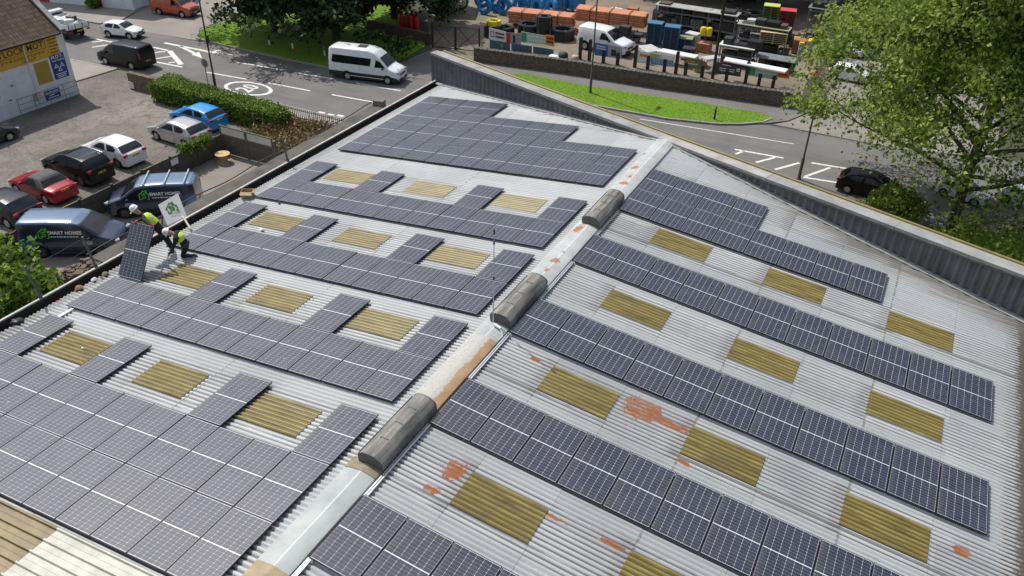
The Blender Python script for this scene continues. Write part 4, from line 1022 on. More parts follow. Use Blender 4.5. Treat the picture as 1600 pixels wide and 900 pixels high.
# ================================================================== foliage tools
def leaf_mat(name, dark, mid, light, trans=.35):
    g = NT(name); geo = g.t.nodes.new('ShaderNodeNewGeometry'); r = geo.outputs['Random Per Island']
    n = g.noise(.55, 3, .6)
    f = g.math('ADD', g.math('MULTIPLY', r, .65), g.math('MULTIPLY', n, .5))
    col = g.ramp(f, [(.25, dark), (.55, mid), (.85, light)]); g.out(col, rough=.55, spec=.35)
    tr = g.t.nodes.new('ShaderNodeBsdfTranslucent'); ms = g.t.nodes.new('ShaderNodeMixShader'); ms.inputs[0].default_value = trans
    g.link(col, tr.inputs['Color']); o = g.t.nodes['Material Output']; g.link(g.b.outputs[0], ms.inputs[1]); g.link(tr.outputs[0], ms.inputs[2]); g.link(ms.outputs[0], o.inputs[0])
    return g.m
M_bark = mat('bark', (.10, .08, .06), .9, col2=(.05, .042, .034), scale=5, bump=.6, bscale=9)
M_leafB = leaf_mat('leaf_light', (.07, .12, .018), (.21, .29, .045), (.40, .46, .10), .45)
M_leafD = leaf_mat('leaf_dark', (.008, .022, .005), (.020, .045, .008), (.055, .10, .015), .2)
M_leafX = leaf_mat('leaf_wood', (.006, .014, .004), (.014, .028, .007), (.035, .058, .013), .15)
M_leafH = leaf_mat('leaf_hedge', (.045, .095, .010), (.13, .23, .022), (.26, .36, .05), .3)
M_leafY = leaf_mat('leaf_yellowgreen', (.035, .085, .010), (.11, .20, .02), (.24, .35, .04))
M_dead = leaf_mat('dead_bracken', (.09, .055, .022), (.21, .14, .06), (.30, .24, .10), .15)
def leaves(name, pts, size, m, parent=None, seed=1, flat=.0, aspect=.6):
    rng = np.random.default_rng(seed); P = np.asarray(pts, float); N = len(P)
    a = rng.normal(size=(N, 3)); a[:, 2] *= (1-flat*.8); a /= np.linalg.norm(a, axis=1)[:, None]
    b = rng.normal(size=(N, 3)); b -= (a*b).sum(1)[:, None]*a; b /= np.linalg.norm(b, axis=1)[:, None]
    s = (rng.uniform(.55, 1.25, N)*size)[:, None]
    V = np.empty((N, 4, 3)); V[:, 0] = P-a*s; V[:, 1] = P+b*s*aspect; V[:, 2] = P+a*s; V[:, 3] = P-b*s*aspect
    V[:, 1] += rng.normal(size=(N, 3))*s*.15
    me = bpy.data.meshes.new(name); me.vertices.add(N*4); me.vertices.foreach_set('co', V.reshape(-1))
    me.loops.add(N*4); me.loops.foreach_set('vertex_index', np.arange(N*4, dtype=np.int32)); me.polygons.add(N)
    me.polygons.foreach_set('loop_start', np.arange(0, N*4, 4, dtype=np.int32)); me.polygons.foreach_set('loop_total', np.full(N, 4, dtype=np.int32))
    me.update(calc_edges=True); me.materials.append(m)
    o = bpy.data.objects.new(name, me); COL.objects.link(o)
    if parent is not None: o.parent = parent
    return o
def tree(name, loc, label, H=16, spread=8, n_leaf=30000, leaf=.2, m=None, seed=3, crown0=.25, limbs=7, trunk_r=.35, group=None, clump=.75, lean=(0, 0), cat='tree', bushy=0.0, top=.62):
    """trunk and limbs grown by repeated forking; leaves in clumps at and along the twigs"""
    rnd = random.Random(seed); root = empty(name, loc, 0, label, cat, group); tb = MB(); tips = []
    def grow(p, d, L, r, lev):
        n = 4 if lev < 2 else 3; pts = [p]; q = p.copy(); dd = d.copy()
        for k in range(n):
            dd = (dd + Vector((rnd.uniform(-1, 1), rnd.uniform(-1, 1), rnd.uniform(-.6, .8)))*.16*(1+lev*.4)).normalized(); q = q+dd*L/n; pts.append(q.copy())
        tb.tube(pts, [lerp(r, r*.55, k/n) for k in range(n+1)], 7 if lev < 2 else 5, cap=False)
        if lev >= 2:
            for k in range(1, n+1): tips.append((pts[k], L*.30))
        if lev >= 4: return
        kids = limbs if lev == 0 else (4 if lev == 1 else 3)
        for k in range(kids):
            t = rnd.uniform(.45, 1) if lev else lerp(crown0, 1, (k+.5)/kids)
            i = min(int(t*n), n-1); b = pts[i].lerp(pts[i+1], t*n-i)
            az = k*2.399+rnd.uniform(-.5, .5); tilt = rnd.uniform(.55, 1.15) if lev else lerp(1.25, .35, (k+.5)/kids)
            ax = Vector((math.cos(az), math.sin(az), 0)); side = (ax-dd*ax.dot(dd)); side = side.normalized() if side.length > .05 else Vector((1, 0, 0))
            nd = (dd*math.cos(tilt)+side*math.sin(tilt)).normalized()
            if lev == 0: Lk = spread*rnd.uniform(.62, .85)*lerp(1.0, top, k/kids)
            else: Lk = L*rnd.uniform(.5, .75)
            grow(b, nd, Lk, max(.02, r*(.5 if lev else .42)), lev+1)
    grow(Vector((0, 0, -.1)), Vector((lean[0], lean[1], 1)).normalized(), H*.72, trunk_r, 0)
    tb.build('trunk', M_bark, root, smooth=60)
    rng = np.random.default_rng(seed); T = np.array([list(t[0]) for t in tips]); S = np.array([t[1] for t in tips])
    idx = rng.integers(0, len(T), n_leaf); w = rng.uniform(.4, 1, len(T)); idx = np.where(rng.uniform(size=n_leaf) < w[idx], idx, rng.integers(0, len(T), n_leaf))
    pts = T[idx]+rng.normal(size=(n_leaf, 3))*(np.clip(S[idx], .25, 1.1)*clump)[:, None]*np.array([1, 1, .7])
    if bushy:
        k = int(n_leaf*bushy); u = rng.normal(size=(k, 3)); u /= np.linalg.norm(u, axis=1)[:, None]; rr = rng.uniform(.55, 1, k)**.5
        pp = u*rr[:, None]*np.array([spread*.62, spread*.62, H*.40])+np.array([0, 0, H*.47])
        nz = np.array([noise.noise(Vector(q)*.55) for q in pp]); pts = np.vstack([pts, pp[nz > -.12]])
    pts = pts[pts[:, 2] > .15]
    leaves('crown', pts, leaf, m, root, seed+9)
    return root
# ================================================================== the garage on the left
GX = -47.0
def WPX(u, v, off=0.0):
    D = ray(u, v); t = (GX+off-CAM.x)/D.x; p = CAM+t*D; return p.y, p.z
M_rend = mat('white_render', (.80, .83, .84), .8, col2=(.66, .69, .70), scale=1.3, bump=.3, bscale=12)
def tile_mat():
    g = NT('brown_roof_tiles'); x, y, z = g.xyz(); f = g.noise(3, 5, .7)
    ry = g.math('FRACT', g.math('MULTIPLY', y, 4.2)); rz = g.math('FRACT', g.math('MULTIPLY', x, 3.6))
    k = g.math('MAXIMUM', g.math('LESS_THAN', ry, .16), g.math('LESS_THAN', rz, .14))
    rnd = g.white(g.comb(g.math('FLOOR', g.math('MULTIPLY', y, 4.2)), g.math('FLOOR', g.math('MULTIPLY', x, 3.6)), 0.0))
    col = g.mix(rnd, (.10, .07, .05), (.17, .125, .09)); col = g.mix(g.math('MULTIPLY', k, .7), col, (.035, .028, .022)); col = g.mix(g.math('MULTIPLY', g.step(f, .58, .75), .5), col, (.20, .17, .07))
    g.bump(rnd, .3, .02); return g.out(col, rough=.9, spec=.2)
gar = empty('garage_building', (GX, 17, 0), 0, 'white rendered garage with a brown tiled roof and a yellow painted fascia board', 'garage')
def gpart(mb, name, m, parent=None, smooth=0):
    o = mb.build(name, m, None, smooth); o.parent = parent or gar
    if parent is None: o.matrix_parent_inverse = Matrix.Translation(-Vector((GX, 17, 0)))
    return o
Y0g, Y1g, HE = 2.0, 26.75, 4.75
mb = MB(); mb.box((GX-5.0, (Y0g+Y1g)/2, HE/2), (10, Y1g-Y0g, HE)); 
ridge = HE+4.2
for y in (Y1g-.001,): mb.face([(GX, y, HE), (GX-10, y, HE), (GX-5.0, y, ridge)])
gpart(mb, 'wall', M_rend)
mb = MB(); rows = []
for k in range(9):
    t = k/8; x = GX+.28-5.28*t; z = HE-.10+(ridge-HE+.18)*(t**1.0)+.10*math.sin(t*math.pi)*-1; rows.append([(x, Y0g, z), (x, 12, z), (x, Y1g-.25, z)])
mb.grid(rows); rows2 = [[(2*(GX-5)-p[0], p[1], p[2]) for p in r] for r in rows]; mb.grid(rows2[::-1]); gpart(mb, 'roof', tile_mat())
mb = MB(); rows = []
for k in range(9):
    t = k/8; x = GX+.34-5.34*t; z = HE-.05+(ridge-HE+.28)*t-.10*math.sin(t*math.pi); rows.append([(x, Y1g-.28, z), (x, Y1g-.28, z+.14), (x, Y1g+.10, z+.14), (x, Y1g+.10, z-.25)])
mb.grid(rows, closed=True); gpart(mb, 'gable_coping', mat('coping_grey', (.42, .43, .43), .8, col2=(.30, .31, .31), scale=3))
mb = MB(); mb.bar((GX+.26, Y0g, HE-.14), (GX+.26, Y1g-.3, HE-.14), .13, .11); gpart(mb, 'eaves_gutter', M_trim)
mb = MB(); a = WPX(34.7, 73.8); b = WPX(55, 139.5); yy = (a[0]+b[0])/2; mb.tube([(GX+.2, yy, HE-.2), (GX+.09, yy, HE-.5), (GX+.09, yy, .3)], .05, 8); gpart(mb, 'downpipe', mat('pipe_white', (.7, .7, .68), .5))
M_yel = mat('sign_yellow', (.72, .42, .04), .6, col2=(.64, .36, .04), scale=2); M_och = mat('sign_ochre', (.48, .30, .05), .7, col2=(.42, .26, .045), scale=2)
M_sblue = mat('sign_blue', (.025, .05, .24), .5); M_swh = mat('sign_white', (.72, .72, .70), .6); M_ink = mat('sign_brown_ink', (.11, .05, .02), .6); M_inkr = mat('sign_red_ink', (.35, .08, .06), .6)
def wsign(name, m, y0, y1, z0, z1, off=.03, parent=None):
    mb = MB(); mb.box((GX+off/2+.002, (y0+y1)/2, (z0+z1)/2), (off, y1-y0, z1-z0)); return gpart(mb, name, m, parent)
def wtext(s, y, z, size, m, parent, off=.036, **k):
    # text runs towards +y on a wall that faces +x
    M = Matrix(((0, 0, 1, GX+off), (1, 0, 0, y), (0, 1, 0, z), (0, 0, 0, 1)))
    return lettering(s, size, M, m, parent, **k)
def wlines(ys, zs, m, parent, off=.036, h=.05):
    mb = MB()
    for (y0, y1), z in zip(ys, zs): mb.face([(GX+off, y0, z-h/2), (GX+off, y1, z-h/2), (GX+off, y1, z+h/2), (GX+off, y0, z+h/2)])
    return gpart(mb, 'small_lettering', m, parent)
yr, zt_ = WPX(86.5, 57); _, zb_ = WPX(93.3, 81.8); yel = wsign('fascia_sign', M_yel, 14.5, yr, 3.18, 4.56)
wtext('MATLOCK MOT', 25.08, 4.15, .58, M_ink, yel, bold=.016, space=1.03, align='RIGHT'); wtext('Tyre & Exhaust Centre', 24.98, 3.66, .37, M_ink, yel, shear=.25, align='RIGHT'); wtext('Tel: 01629', 24.25, 3.36, .26, M_ink, yel, shear=.2, align='RIGHT')
wlines([(25.42, 26.12), (25.46, 26.05), (25.42, 26.15), (25.48, 25.98), (25.45, 26.1)], [4.3, 4.08, 3.86, 3.64, 3.42], M_ink, yel, h=.07)
mb = MB()
for (a, b) in (((20, 4.44), (25.22, 4.44)), ((20, 3.87), (25.22, 3.87)), ((25.22, 4.44), (25.22, 3.87))): mb.bar((GX+.036, a[0], a[1]), (GX+.036, b[0], b[1]), .006, .03)
gpart(mb, 'sign_border', M_ink, yel)
q = [WPX(*p) for p in ((50.7, 98.7), (73.8, 91.6), (83.2, 126.2), (61.3, 133.3))]
wsign('ochre_panel', M_och, (q[0][0]+q[3][0])/2, (q[1][0]+q[2][0])/2, (q[2][1]+q[3][1])/2, 3.05, .02)
q = [WPX(*p) for p in ((76, 87.6), (97.4, 81.2), (108, 117.3), (86.8, 125))]
by0, by1, bz1, bz0 = (q[0][0]+q[3][0])/2, (q[1][0]+q[2][0])/2, (q[0][1]+q[1][1])/2, (q[2][1]+q[3][1])/2
bs = wsign('testing_sign', M_sblue, by0, by1, bz0, bz1, .045); bc = (by0+by1)/2; bh = bz1-bz0
wtext('M.O.T.', bc, bz1-bh*.10, bh*.19, M_swh, bs, .05, bold=.012); wtext('Test Centre', bc, bz1-bh*.245, bh*.115, M_swh, bs, .05, bold=.006)
mb = MB()
def tri3(cy, cz, s, up):
    A = [Vector((GX+.05, cy+s*math.sin(k*2*math.pi/3)*(1), cz+s*math.cos(k*2*math.pi/3)*(1 if up else -1))) for k in range(3)]; C = sum(A, Vector())/3; I = [C+(a-C)*.45 for a in A]
    for k in range(3): mb.face([A[k], A[(k+1) % 3], I[(k+1) % 3], I[k]])
for dy, dz in ((-.20, .0), (.20, .0), (0, -.36)): tri3(bc+dy*1.15, bz0+bh*.52+dz*bh*.45, bh*.125, True)
gpart(mb, 'three_triangles', M_swh, bs)
wlines([(by0+.12, by1-.12), (by0+.2, by1-.2), (by0+.25, by1-.25)], [bz0+bh*.20, bz0+bh*.13, bz0+bh*.06], M_swh, bs, .05, .06)
q = [WPX(*p) for p in ((69, 143.5), (92, 136), (94.2, 151), (71.5, 157))]
ly0, ly1, lz1, lz0 = (q[0][0]+q[3][0])/2, (q[1][0]+q[2][0])/2, (q[0][1]+q[1][1])/2, max(.25, (q[2][1]+q[3][1])/2)
ls = wsign('direction_sign', M_sblue, ly0, ly1, lz0, lz1, .05); lh = lz1-lz0
wtext('MATLOCK', (ly0+ly1)/2, lz1-lh*.25, lh*.34, M_swh, ls, .056, bold=.012); wlines([(ly0+.35, ly1-.45), (ly0+.15, ly1-.15)], [lz0+lh*.45, lz0+lh*.2], M_swh, ls, .056, .07)
q = [WPX(*p) for p in ((47.6, 147.6), (65, 142), (67.5, 155.5), (49.8, 161))]
wy0, wy1, wz1, wz0 = (q[0][0]+q[3][0])/2, (q[1][0]+q[2][0])/2, (q[0][1]+q[1][1])/2, max(.22, (q[2][1]+q[3][1])/2)
ws = wsign('price_board', M_swh, wy0, wy1, wz0, wz1, .05); wh = wz1-wz0
wlines([(wy0+.12, wy1-.15-.1*(k % 2)) for k in range(6)], [wz1-wh*(.12+.15*k) for k in range(6)], M_inkr, ws, .056, .06)
# tube railing and posts along the wall's foot
mb = MB()
for z in (.35, .75, 1.15): mb.tube([(GX+.22, 21.9, z), (GX+.22, 26.6, z)], .02, 6)
for y in (21.9, 23.1, 24.3, 25.5, 26.6): mb.tube([(GX+.22, y, 0), (GX+.22, y, 1.2)], .025, 6)
rl = mb.build('wall_railing', mat('rail_grey', (.24, .26, .25), .6), None, 50); tag(rl, 'thin grey tube railing in front of the white garage wall', 'railing')
mb = MB()
for (y, z, wd) in ((20.9, 2.6, .22), (20.2, 1.9, .2), (22.0, 2.1, .18), (21.6, 1.2, .2), (21.3, 3.0-.2, .15)): mb.box((GX+.02, y, z), (.04, wd, .07))
gpart(mb, 'wall_vent', mat('vent_dark', (.12, .13, .13), .6)); mb = MB(); mb.box((GX+.015, 20.75, 1.62), (.03, .5, .14)); gpart(mb, 'yellow_plate', mat('plate_bright', (.65, .52, .05), .5))
# ================================================================== walls, hedge, fences
def stone(name, a, b, mort, sc=4.0):
    g = NT(name); x, y, z = g.xyz(); v = g.t.nodes.new('ShaderNodeTexVoronoi'); v.feature = 'DISTANCE_TO_EDGE'; v.inputs['Scale'].default_value = sc
    v2 = g.t.nodes.new('ShaderNodeTexVoronoi'); v2.inputs['Scale'].default_value = sc
    vec = g.comb(x, y, g.math('MULTIPLY', z, 1.9)); g.link(vec, v.inputs['Vector']); g.link(vec, v2.inputs['Vector']); n = g.noise(6, 5, .7)
    sep = g.t.nodes.new('ShaderNodeSeparateColor'); g.link(v2.outputs['Color'], sep.inputs[0])
    col = g.mix(sep.outputs[0], a, b); col = g.mix(g.math('MULTIPLY', g.step(n, .45, .7), .5), col, mort); col = g.mix(g.math('SUBTRACT', 1.0, g.step(v.outputs['Distance'], .0, .07)), col, tuple(q*.6 for q in mort))
    g.bump(v.outputs['Distance'], .6, .05); return g.out(col, rough=.95, spec=.15)
M_stoneA = stone('stone_tan', (.26, .215, .15), (.16, .13, .095), (.10, .085, .065)); M_stoneB = stone('stone_brown', (.19, .15, .115), (.12, .098, .08), (.09, .075, .06), 5.0)
def wall_run(name, pts, h, th, m, label, cat='stone wall', capm=None, wob=.03, parent=None, step=.5):
    mb = MB()
    rows = []; P = []
    for a, b in zip(pts, pts[1:]):
        n = max(1, int(math.dist(a, b)/step))
        P += [Vector((a[0]+(b[0]-a[0])*k/n, a[1]+(b[1]-a[1])*k/n, 0)) for k in range(n)]
    P.append(Vector((*pts[-1], 0)))
    for i, p in enumerate(P):
        d = (P[min(i+1, len(P)-1)]-P[max(i-1, 0)]).normalized(); n = Vector((-d.y, d.x, 0))*th/2; hh = h+wob*noise.noise((i*.9, pts[0][0], 0))*2
        rows.append([p+n, p+n*(1-.1)+Vector((0, 0, hh)), p-n*(1-.1)+Vector((0, 0, hh)), p-n])
    mb.grid(rows); mb.face(rows[0]); mb.face(rows[-1][::-1]); o = mb.build(name, m); tag(o, label, cat)
    if capm:
        c = MB(); k = 0
        for a, b in zip(P, P[1:]):
            for t in (.02, .35, .68):
                q = a.lerp(b, t+.15); d = (b-a).normalized(); ang = math.atan2(d.y, d.x); c.box((q.x, q.y, h+.05+.03*random.random()), ((b-a).length*.30, th*random.uniform(.85, 1.05), .14+.05*random.random()), rz=ang+random.uniform(-.06, .06), mi=k % 2); k += 1
        c.build('coping_stones', capm, o)
    return o
wall_run('stone_wall', [(-44.75, 29.62), (-41.0, 29.6)], 1.1, .42, M_stoneA, 'short tan stone wall between the car park and the road, left of the hedge', capm=[M_stoneA, M_stoneA])
mb = MB(); mb.box((-44.4, 29.36, .35), (.45, .06, .5)); tag(mb.build('notice_board', M_swh), 'small white notice propped at the end of the short stone wall', 'notice')
wall_run('stone_wall', [(-25.6, 48.4), (-16.8, 49.55), (-11.4, 49.9), (-6.4, 50.5), (.3, 51.25)], 1.05, .5, M_stoneB, 'long dark stone wall with a rough coping in front of the merchant yard', capm=[mat('cope_a', (.115, .10, .085), .95, col2=(.07, .06, .05), scale=6), mat('cope_b', (.17, .155, .13), .95, col2=(.09, .08, .065), scale=6)])
# hedge: a clipped long block of small leaves over a woody core
hd_ = empty('hedge', (-35, 29.1, 0), 0, 'long clipped green hedge between the car park and the road', 'hedge')
rng = np.random.default_rng(5)
def hedge_pts(n, x0, x1, y0, y1, h):
    u = rng.uniform(size=(n, 3)); face = rng.uniform(size=n); X = x0+(x1-x0)*u[:, 0]; Y = y0+(y1-y0)*u[:, 1]; Z = h*u[:, 2]**.8
    top = face < .42; fr = (face >= .42) & (face < .80); bk = (face >= .80) & (face < .92); en = face >= .92
    Z[top] = h; Y[fr] = y0; Y[bk] = y1; X[en] = np.where(u[en, 0] < .5, x0, x1)
    P = np.stack([X, Y, Z], 1); rr = np.minimum(1, np.minimum((X-x0)/.6+.3, (x1-X)/.6+.3)); P[:, 2] *= .72+.28*rr
    nz = np.array([noise.noise((p[0]*.8, p[1]*.9, p[2]*.9)) for p in P]); P += rng.normal(size=P.shape)*.07; P[:, 2] += nz*.16; P[:, 1] += nz*.12
    return P
hp = hedge_pts(16000, -41.2, -29.6, 28.35, 30.0, 1.55); hp[:, 2] *= 1-np.clip((hp[:, 0]+37)/8, 0, 1)*.16; hp -= np.array([-35, 29.1, 0])
leaves('foliage', hp, .085, M_leafH, hd_, 4)
mb = MB(); mb.box((-.4, .1, .60), (11.0, 1.35, 1.2)); mb.build('woody_core', mat('hedge_core', (.022, .03, .010), .95, var=.4, scale=5), hd_)
# concrete plank fence between the car park and the yard
M_fence = mat('fence_concrete', (.115, .105, .085), .9, col2=(.065, .06, .05), scale=1.6, bump=.4, bscale=7); M_fmoss = mat('fence_moss', (.20, .22, .03), .95, col2=(.09, .09, .05), scale=3)
fe = empty('panel_fence', (-30.35, 17, 0), 0, 'dark concrete panel fence with a mossy top between the car park and the yard', 'fence')
for k in range(9):
    y0 = 5.4+k*2.1
    mb = MB()
    for r_ in range(3): mb.box((0, y0+1.05-17, .22+.43*r_), (.07+.004*r_, 2.02, .42))
    mb.build('fence_panel', M_fence, fe)
    mb = MB(); mb.box((0, y0-17, .70), (.14, .13, 1.4)); mb.build('fence_post', M_fence, fe)
    if k in (3, 6): mb = MB(); mb.box((0, y0+1.05-17, 1.325), (.10, 1.95, .03)); mb.build('moss', M_fmoss, fe)
mb = MB(); mb.box((-30.26, 20.3, 1.0), (.03, .55, .38)); tag(mb.build('notice_board', M_swh), 'small white notice fixed on the dark concrete fence', 'notice')
# steel gates with white upper panels at the yard's end
ga = empty('yard_gate', (-28.2, 24.25, 0), 0, 'pair of dark framed gates with pale upper panels closing the yard', 'gate'); M_gfr = mat('gate_frame', (.10, .10, .08), .6, col2=(.16, .14, .10), scale=5)
for sx in (-1.08, 1.08):
    mb = MB()
    for x in (-1.03, 1.03): mb.box((sx+x, 0, .98), (.07, .07, 1.9))
    for z in (.12, 1.32, 1.90): mb.box((sx, 0, z), (2.0, .06, .07))
    mb.bar((sx-.98, -.045, .18), (sx+.98, -.045, 1.28), .03, .05); mb.build('gate_leaf', M_gfr, ga)
    mb = MB(); mb.box((sx, .01, .72), (1.96, .025, 1.12)); mb.build('mesh_panel', mat('gate_board', (.13, .125, .10), .8, col2=(.08, .075, .06), scale=3), ga)
    mb = MB(); mb.box((sx, .01, 1.61), (1.94, .025, .48)); mb.build('white_panel', mat('gate_white', (.66, .64, .60), .7, col2=(.55, .53, .49), scale=2), ga)
mb = MB(); mb.box((2.3, 0, .9), (.16, .16, 1.8)); mb.build('gate_post', M_gfr, ga)
# timber cable reel
cr = empty('cable_reel', (-29.35, 23.2, 0), 0, 'pale timber cable reel standing on its side in the yard', 'cable reel'); M_ply2 = mat('reel_timber', (.60, .44, .22), .75, col2=(.48, .34, .17), scale=6)
mb = MB(); mb.lathe((0, 0, 0), [(.42, .0), (.42, .05)], 24); mb.lathe((0, 0, .55), [(.46, .0), (.46, .05)], 24); mb.build('flange', M_ply2, cr, 40)
mb = MB(); mb.lathe((0, 0, .05), [(.27, .0), (.27, .5)], 20); mb.build('drum', mat('reel_core', (.46, .34, .19), .8, col2=(.36, .26, .15), scale=9), cr, 40)
mb = MB(); mb.lathe((0, 0, .602), [(.05, 0), (.05, .004)], 12); mb.build('hub_hole', M_trim, cr)
# dead bracken patch and its little fences
dv = empty('bramble_patch', (-28.8, 28.2, 0), 0, 'brown dead bramble patch between the gates and the pavement', 'shrub')
n = 9000; P = np.stack([rng.uniform(-2.0, 3.4, n), rng.uniform(-3.3, 2.4, n), np.zeros(n)], 1); P[:, 2] = np.abs(rng.normal(size=n))*.28*(1+np.array([noise.noise((p[0]*.8, p[1]*.8, 1)) for p in P])) + .05; leaves('dead_stems', P, .16, M_dead, dv, 8, aspect=.22)
n = 1800; P = np.stack([rng.uniform(-2.4, -.3, n), rng.uniform(-3.6, -1.0, n), np.abs(rng.normal(size=n))*.25+.05], 1); leaves('green_shoots', P, .09, M_leafH, dv, 9)
mb = MB()
for k in range(34): x = -31.2+k*.17; mb.box((x, 30.62, .55), (.035, .03, 1.0))
for z in (.35, .9): mb.bar((-31.3, 30.65, z), (-25.5, 30.65, z), .03, .05)
tag(mb.build('picket_fence', mat('fence_grey', (.22, .19, .15), .85, col2=(.15, .13, .10), scale=4)), 'low weathered picket fence between the brambles and the pavement', 'fence')
mb = MB()
for z in (.5, 1.0): mb.bar((-31.3, 28.1, z), (-31.1, 30.6, z), .05, .09)
for y in (28.1, 29.3, 30.6): mb.box((-31.2, y, .6), (.09, .09, 1.2))
tag(mb.build('rail_fence', mat('fence_timber', (.20, .15, .09), .9, col2=(.13, .10, .06), scale=4)), 'short rustic rail fence at the hedge end', 'fence')
# creeper over the fence by the silver car
n = 900; P = np.stack([rng.normal(size=n)*.15, rng.uniform(-1.3, 1.2, n), rng.normal(size=n)*.18+1.35], 1); o = leaves('creeper', P, .10, M_leafY, None, 12); o.location = (-30.4, 22.2, 0); tag(o, 'light green creeper hanging over the fence top beside the silver car', 'climbing plant')
# bushes
def bush(name, loc, r, h, n, m, leaf, seed, label, cat='bush'):
    root = empty(name, loc, 0, label, cat); rg = np.random.default_rng(seed); u = rg.normal(size=(n, 3)); u /= np.linalg.norm(u, axis=1)[:, None]; rr = rg.uniform(.45, 1, n)**.5
    P = u*rr[:, None]; nz = np.array([noise.noise(Vector(p)*2.2+Vector((seed, 0, 0))) for p in P]); P *= (1+nz*.45)[:, None]; P = P*np.array([r, r, h/2])+np.array([0, 0, h/2]); P = P[(P[:, 2] > .05)]
    tb = MB()
    for k in range(9):
        a = k*.7; tb.tube([(0, 0, 0), (math.cos(a)*r*.3, math.sin(a)*r*.3, h*.4), (math.cos(a)*r*.6, math.sin(a)*r*.6, h*.75)], [.07, .045, .02], 5)
    tb.build('stems', M_bark, root); leaves('foliage', P, leaf, m, root, seed); return root
bush('bush', (-23.4, 4.6, 0), 2.75, 4.7, 9000, M_leafY, .16, 21, 'bright yellow-green bush at the left edge beside the eaves', 'bush')
bush('bush', (-28.8, 7.4, 0), 1.25, 2.4, 3000, M_leafY, .13, 22, 'smaller yellow-green bush behind the parked navy van', 'bush')
# ================================================================== street furniture
M_post = mat('post_black', (.02, .021, .022), .5); M_galv = mat('galvanised', (.30, .31, .31), .5, metal=.4); M_rustp = mat('post_brown', (.10, .075, .05), .7)
def lamp_post(loc, m, h, label, arm=1.2, az=1.57):
    r = empty('street_lamp', loc, 0, label, 'street lamp'); mb = MB(); mb.tube([(0, 0, 0), (0, 0, 1.4), (0, 0, 1.45), (0, 0, h)], [.10, .10, .065, .05], 10); mb.lathe((0, 0, 0), [(.15, 0), (.13, .1), (.10, .14)], 10); mb.build('post', m, r, 40)
    mb = MB(); c, s = math.cos(az), math.sin(az); mb.tube([(0, 0, h-.1), (c*arm*.5, s*arm*.5, h+.15), (c*arm, s*arm, h+.2)], .035, 8); mb.build('bracket', m, r, 40)
    mb = MB(); mb.box((c*(arm+.3), s*(arm+.3), h+.2), (.7, .26, .14), rz=az); mb.build('lantern', M_galv, r); mb = MB(); mb.box((c*(arm+.3), s*(arm+.3), h+.12), (.5, .2, .03), rz=az); mb.build('lens', M_lampw, r); return r
lp = lamp_post((-38.44, 31.9, .09), M_post, 8, 'black street lamp by the hedge with a small plate on its post'); mb = MB(); mb.box((.1, 0, 4.0), (.06, .22, .5)); mb.build('post_plate', M_post, lp)
lamp_post((-14.15, 46.23, .12), mat('post_olive', (.09, .085, .07), .6), 8, 'slim drab street lamp standing on the grass verge')
lamp_post((3.0, 39.1, .0), M_rustp, 4.4, 'brown post standing by the white road hatching', arm=.8)
ts = empty('road_sign', (-38.92, 31.7, .09), 0, 'round traffic sign seen from its grey back, behind the hedge', 'road sign'); mb = MB(); mb.tube([(0, 0, 0), (0, 0, 2.45)], .035, 8); mb.build('post', M_galv, ts, 40)
mb = MB(); M = Matrix.Translation((0, .04, 2.2)) @ Matrix.Rotation(math.pi/2, 4, 'X'); mb.lathe(None, [(.32, 0), (.32, .02)], 20, M=M); mb.build('disc', M_galv, ts, 40); mb = MB(); mb.bar((-.36, 0, 2.52), (.36, 0, 2.52), .03, .03); mb.build('light_bar', M_galv, ts)
bo = empty('bollard', (-4.3, 45.8, .12), 0, 'small black bollard on the grass verge', 'bollard'); mb = MB(); mb.lathe((0, 0, 0), [(.07, 0), (.07, .7), (.09, .74), (.09, .86), (.04, .92), (.001, .93)], 12); mb.build('post', M_post, bo, 40); mb = MB(); mb.lathe((0, 0, .78), [(.093, 0), (.093, .05)], 12); mb.build('band', M_swh, bo, 40)
for (x, y), m, m2, lb in (((-39.6, 42.0), M_swh, mat('marker_red', (.6, .08, .03), .5), 'white and orange marker post on the shaded lawn'), ((-42.9, 42.8), M_post, M_swh, 'dark stubby marker post on the lawn with a white cap'), ((-37.0, 42.9), M_galv, M_swh, 'small grey marker post nearest the minibus')):
    r = empty('marker_post', (x, y, .1), 0, lb, 'marker post'); mb = MB(); mb.lathe((0, 0, 0), [(.09, 0), (.08, .45)], 10); mb.build('base', m2, r, 40); mb = MB(); mb.lathe((0, 0, .45), [(.08, 0), (.075, .4), (.03, .44)], 10); mb.build('cap', m, r, 40)
mb = MB(); mb.tube([(0, 0, 0), (.02, 0, 3.2)], .045, 8); o = mb.build('sign_post', M_rustp, loc=(-38.2, 42.3, .1), smooth=40); tag(o, 'bare brown pole on the lawn under the dark trees', 'post')
# far left beyond the road
def small_house():
    r = empty('house', (-92, 64, 0), 0, 'pale building corner with a red door at the top left edge', 'building'); mb = MB(); mb.box((0, 4, 2.8), (14, 8, 5.6)); mb.face([(-7, 0, 5.6), (7, 0, 5.6), (0, 0, 9)]) if False else None; mb.build('wall', M_rend, r)
    mb = MB(); mb.face([(-7.3, -.3, 5.5), (7.3, -.3, 5.5), (7.3, 4, 8.3), (-7.3, 4, 8.3)]); mb.face([(-7.3, 8.3, 5.5), (-7.3, 4, 8.3), (7.3, 4, 8.3), (7.3, 8.3, 5.5)]); mb.build('roof', MATS['brown_roof_tiles'], r)
    for x in (-3, 3): mb = MB(); mb.box((x, -.03, 1.1), (1.1, .06, 2.2)); mb.build('door', mat('red_door', (.45, .03, .03), .5), r)
    for x in (-5, 0, 5): mb = MB(); mb.box((x, -.02, 3.9), (1.2, .06, 1.2)); mb.build('window', M_glass, r)
    return r
hs = small_house(); p = G(112, 8); hs.location = (p.x, p.y, 0); hs.rotation_euler = (0, 0, math.radians(14))
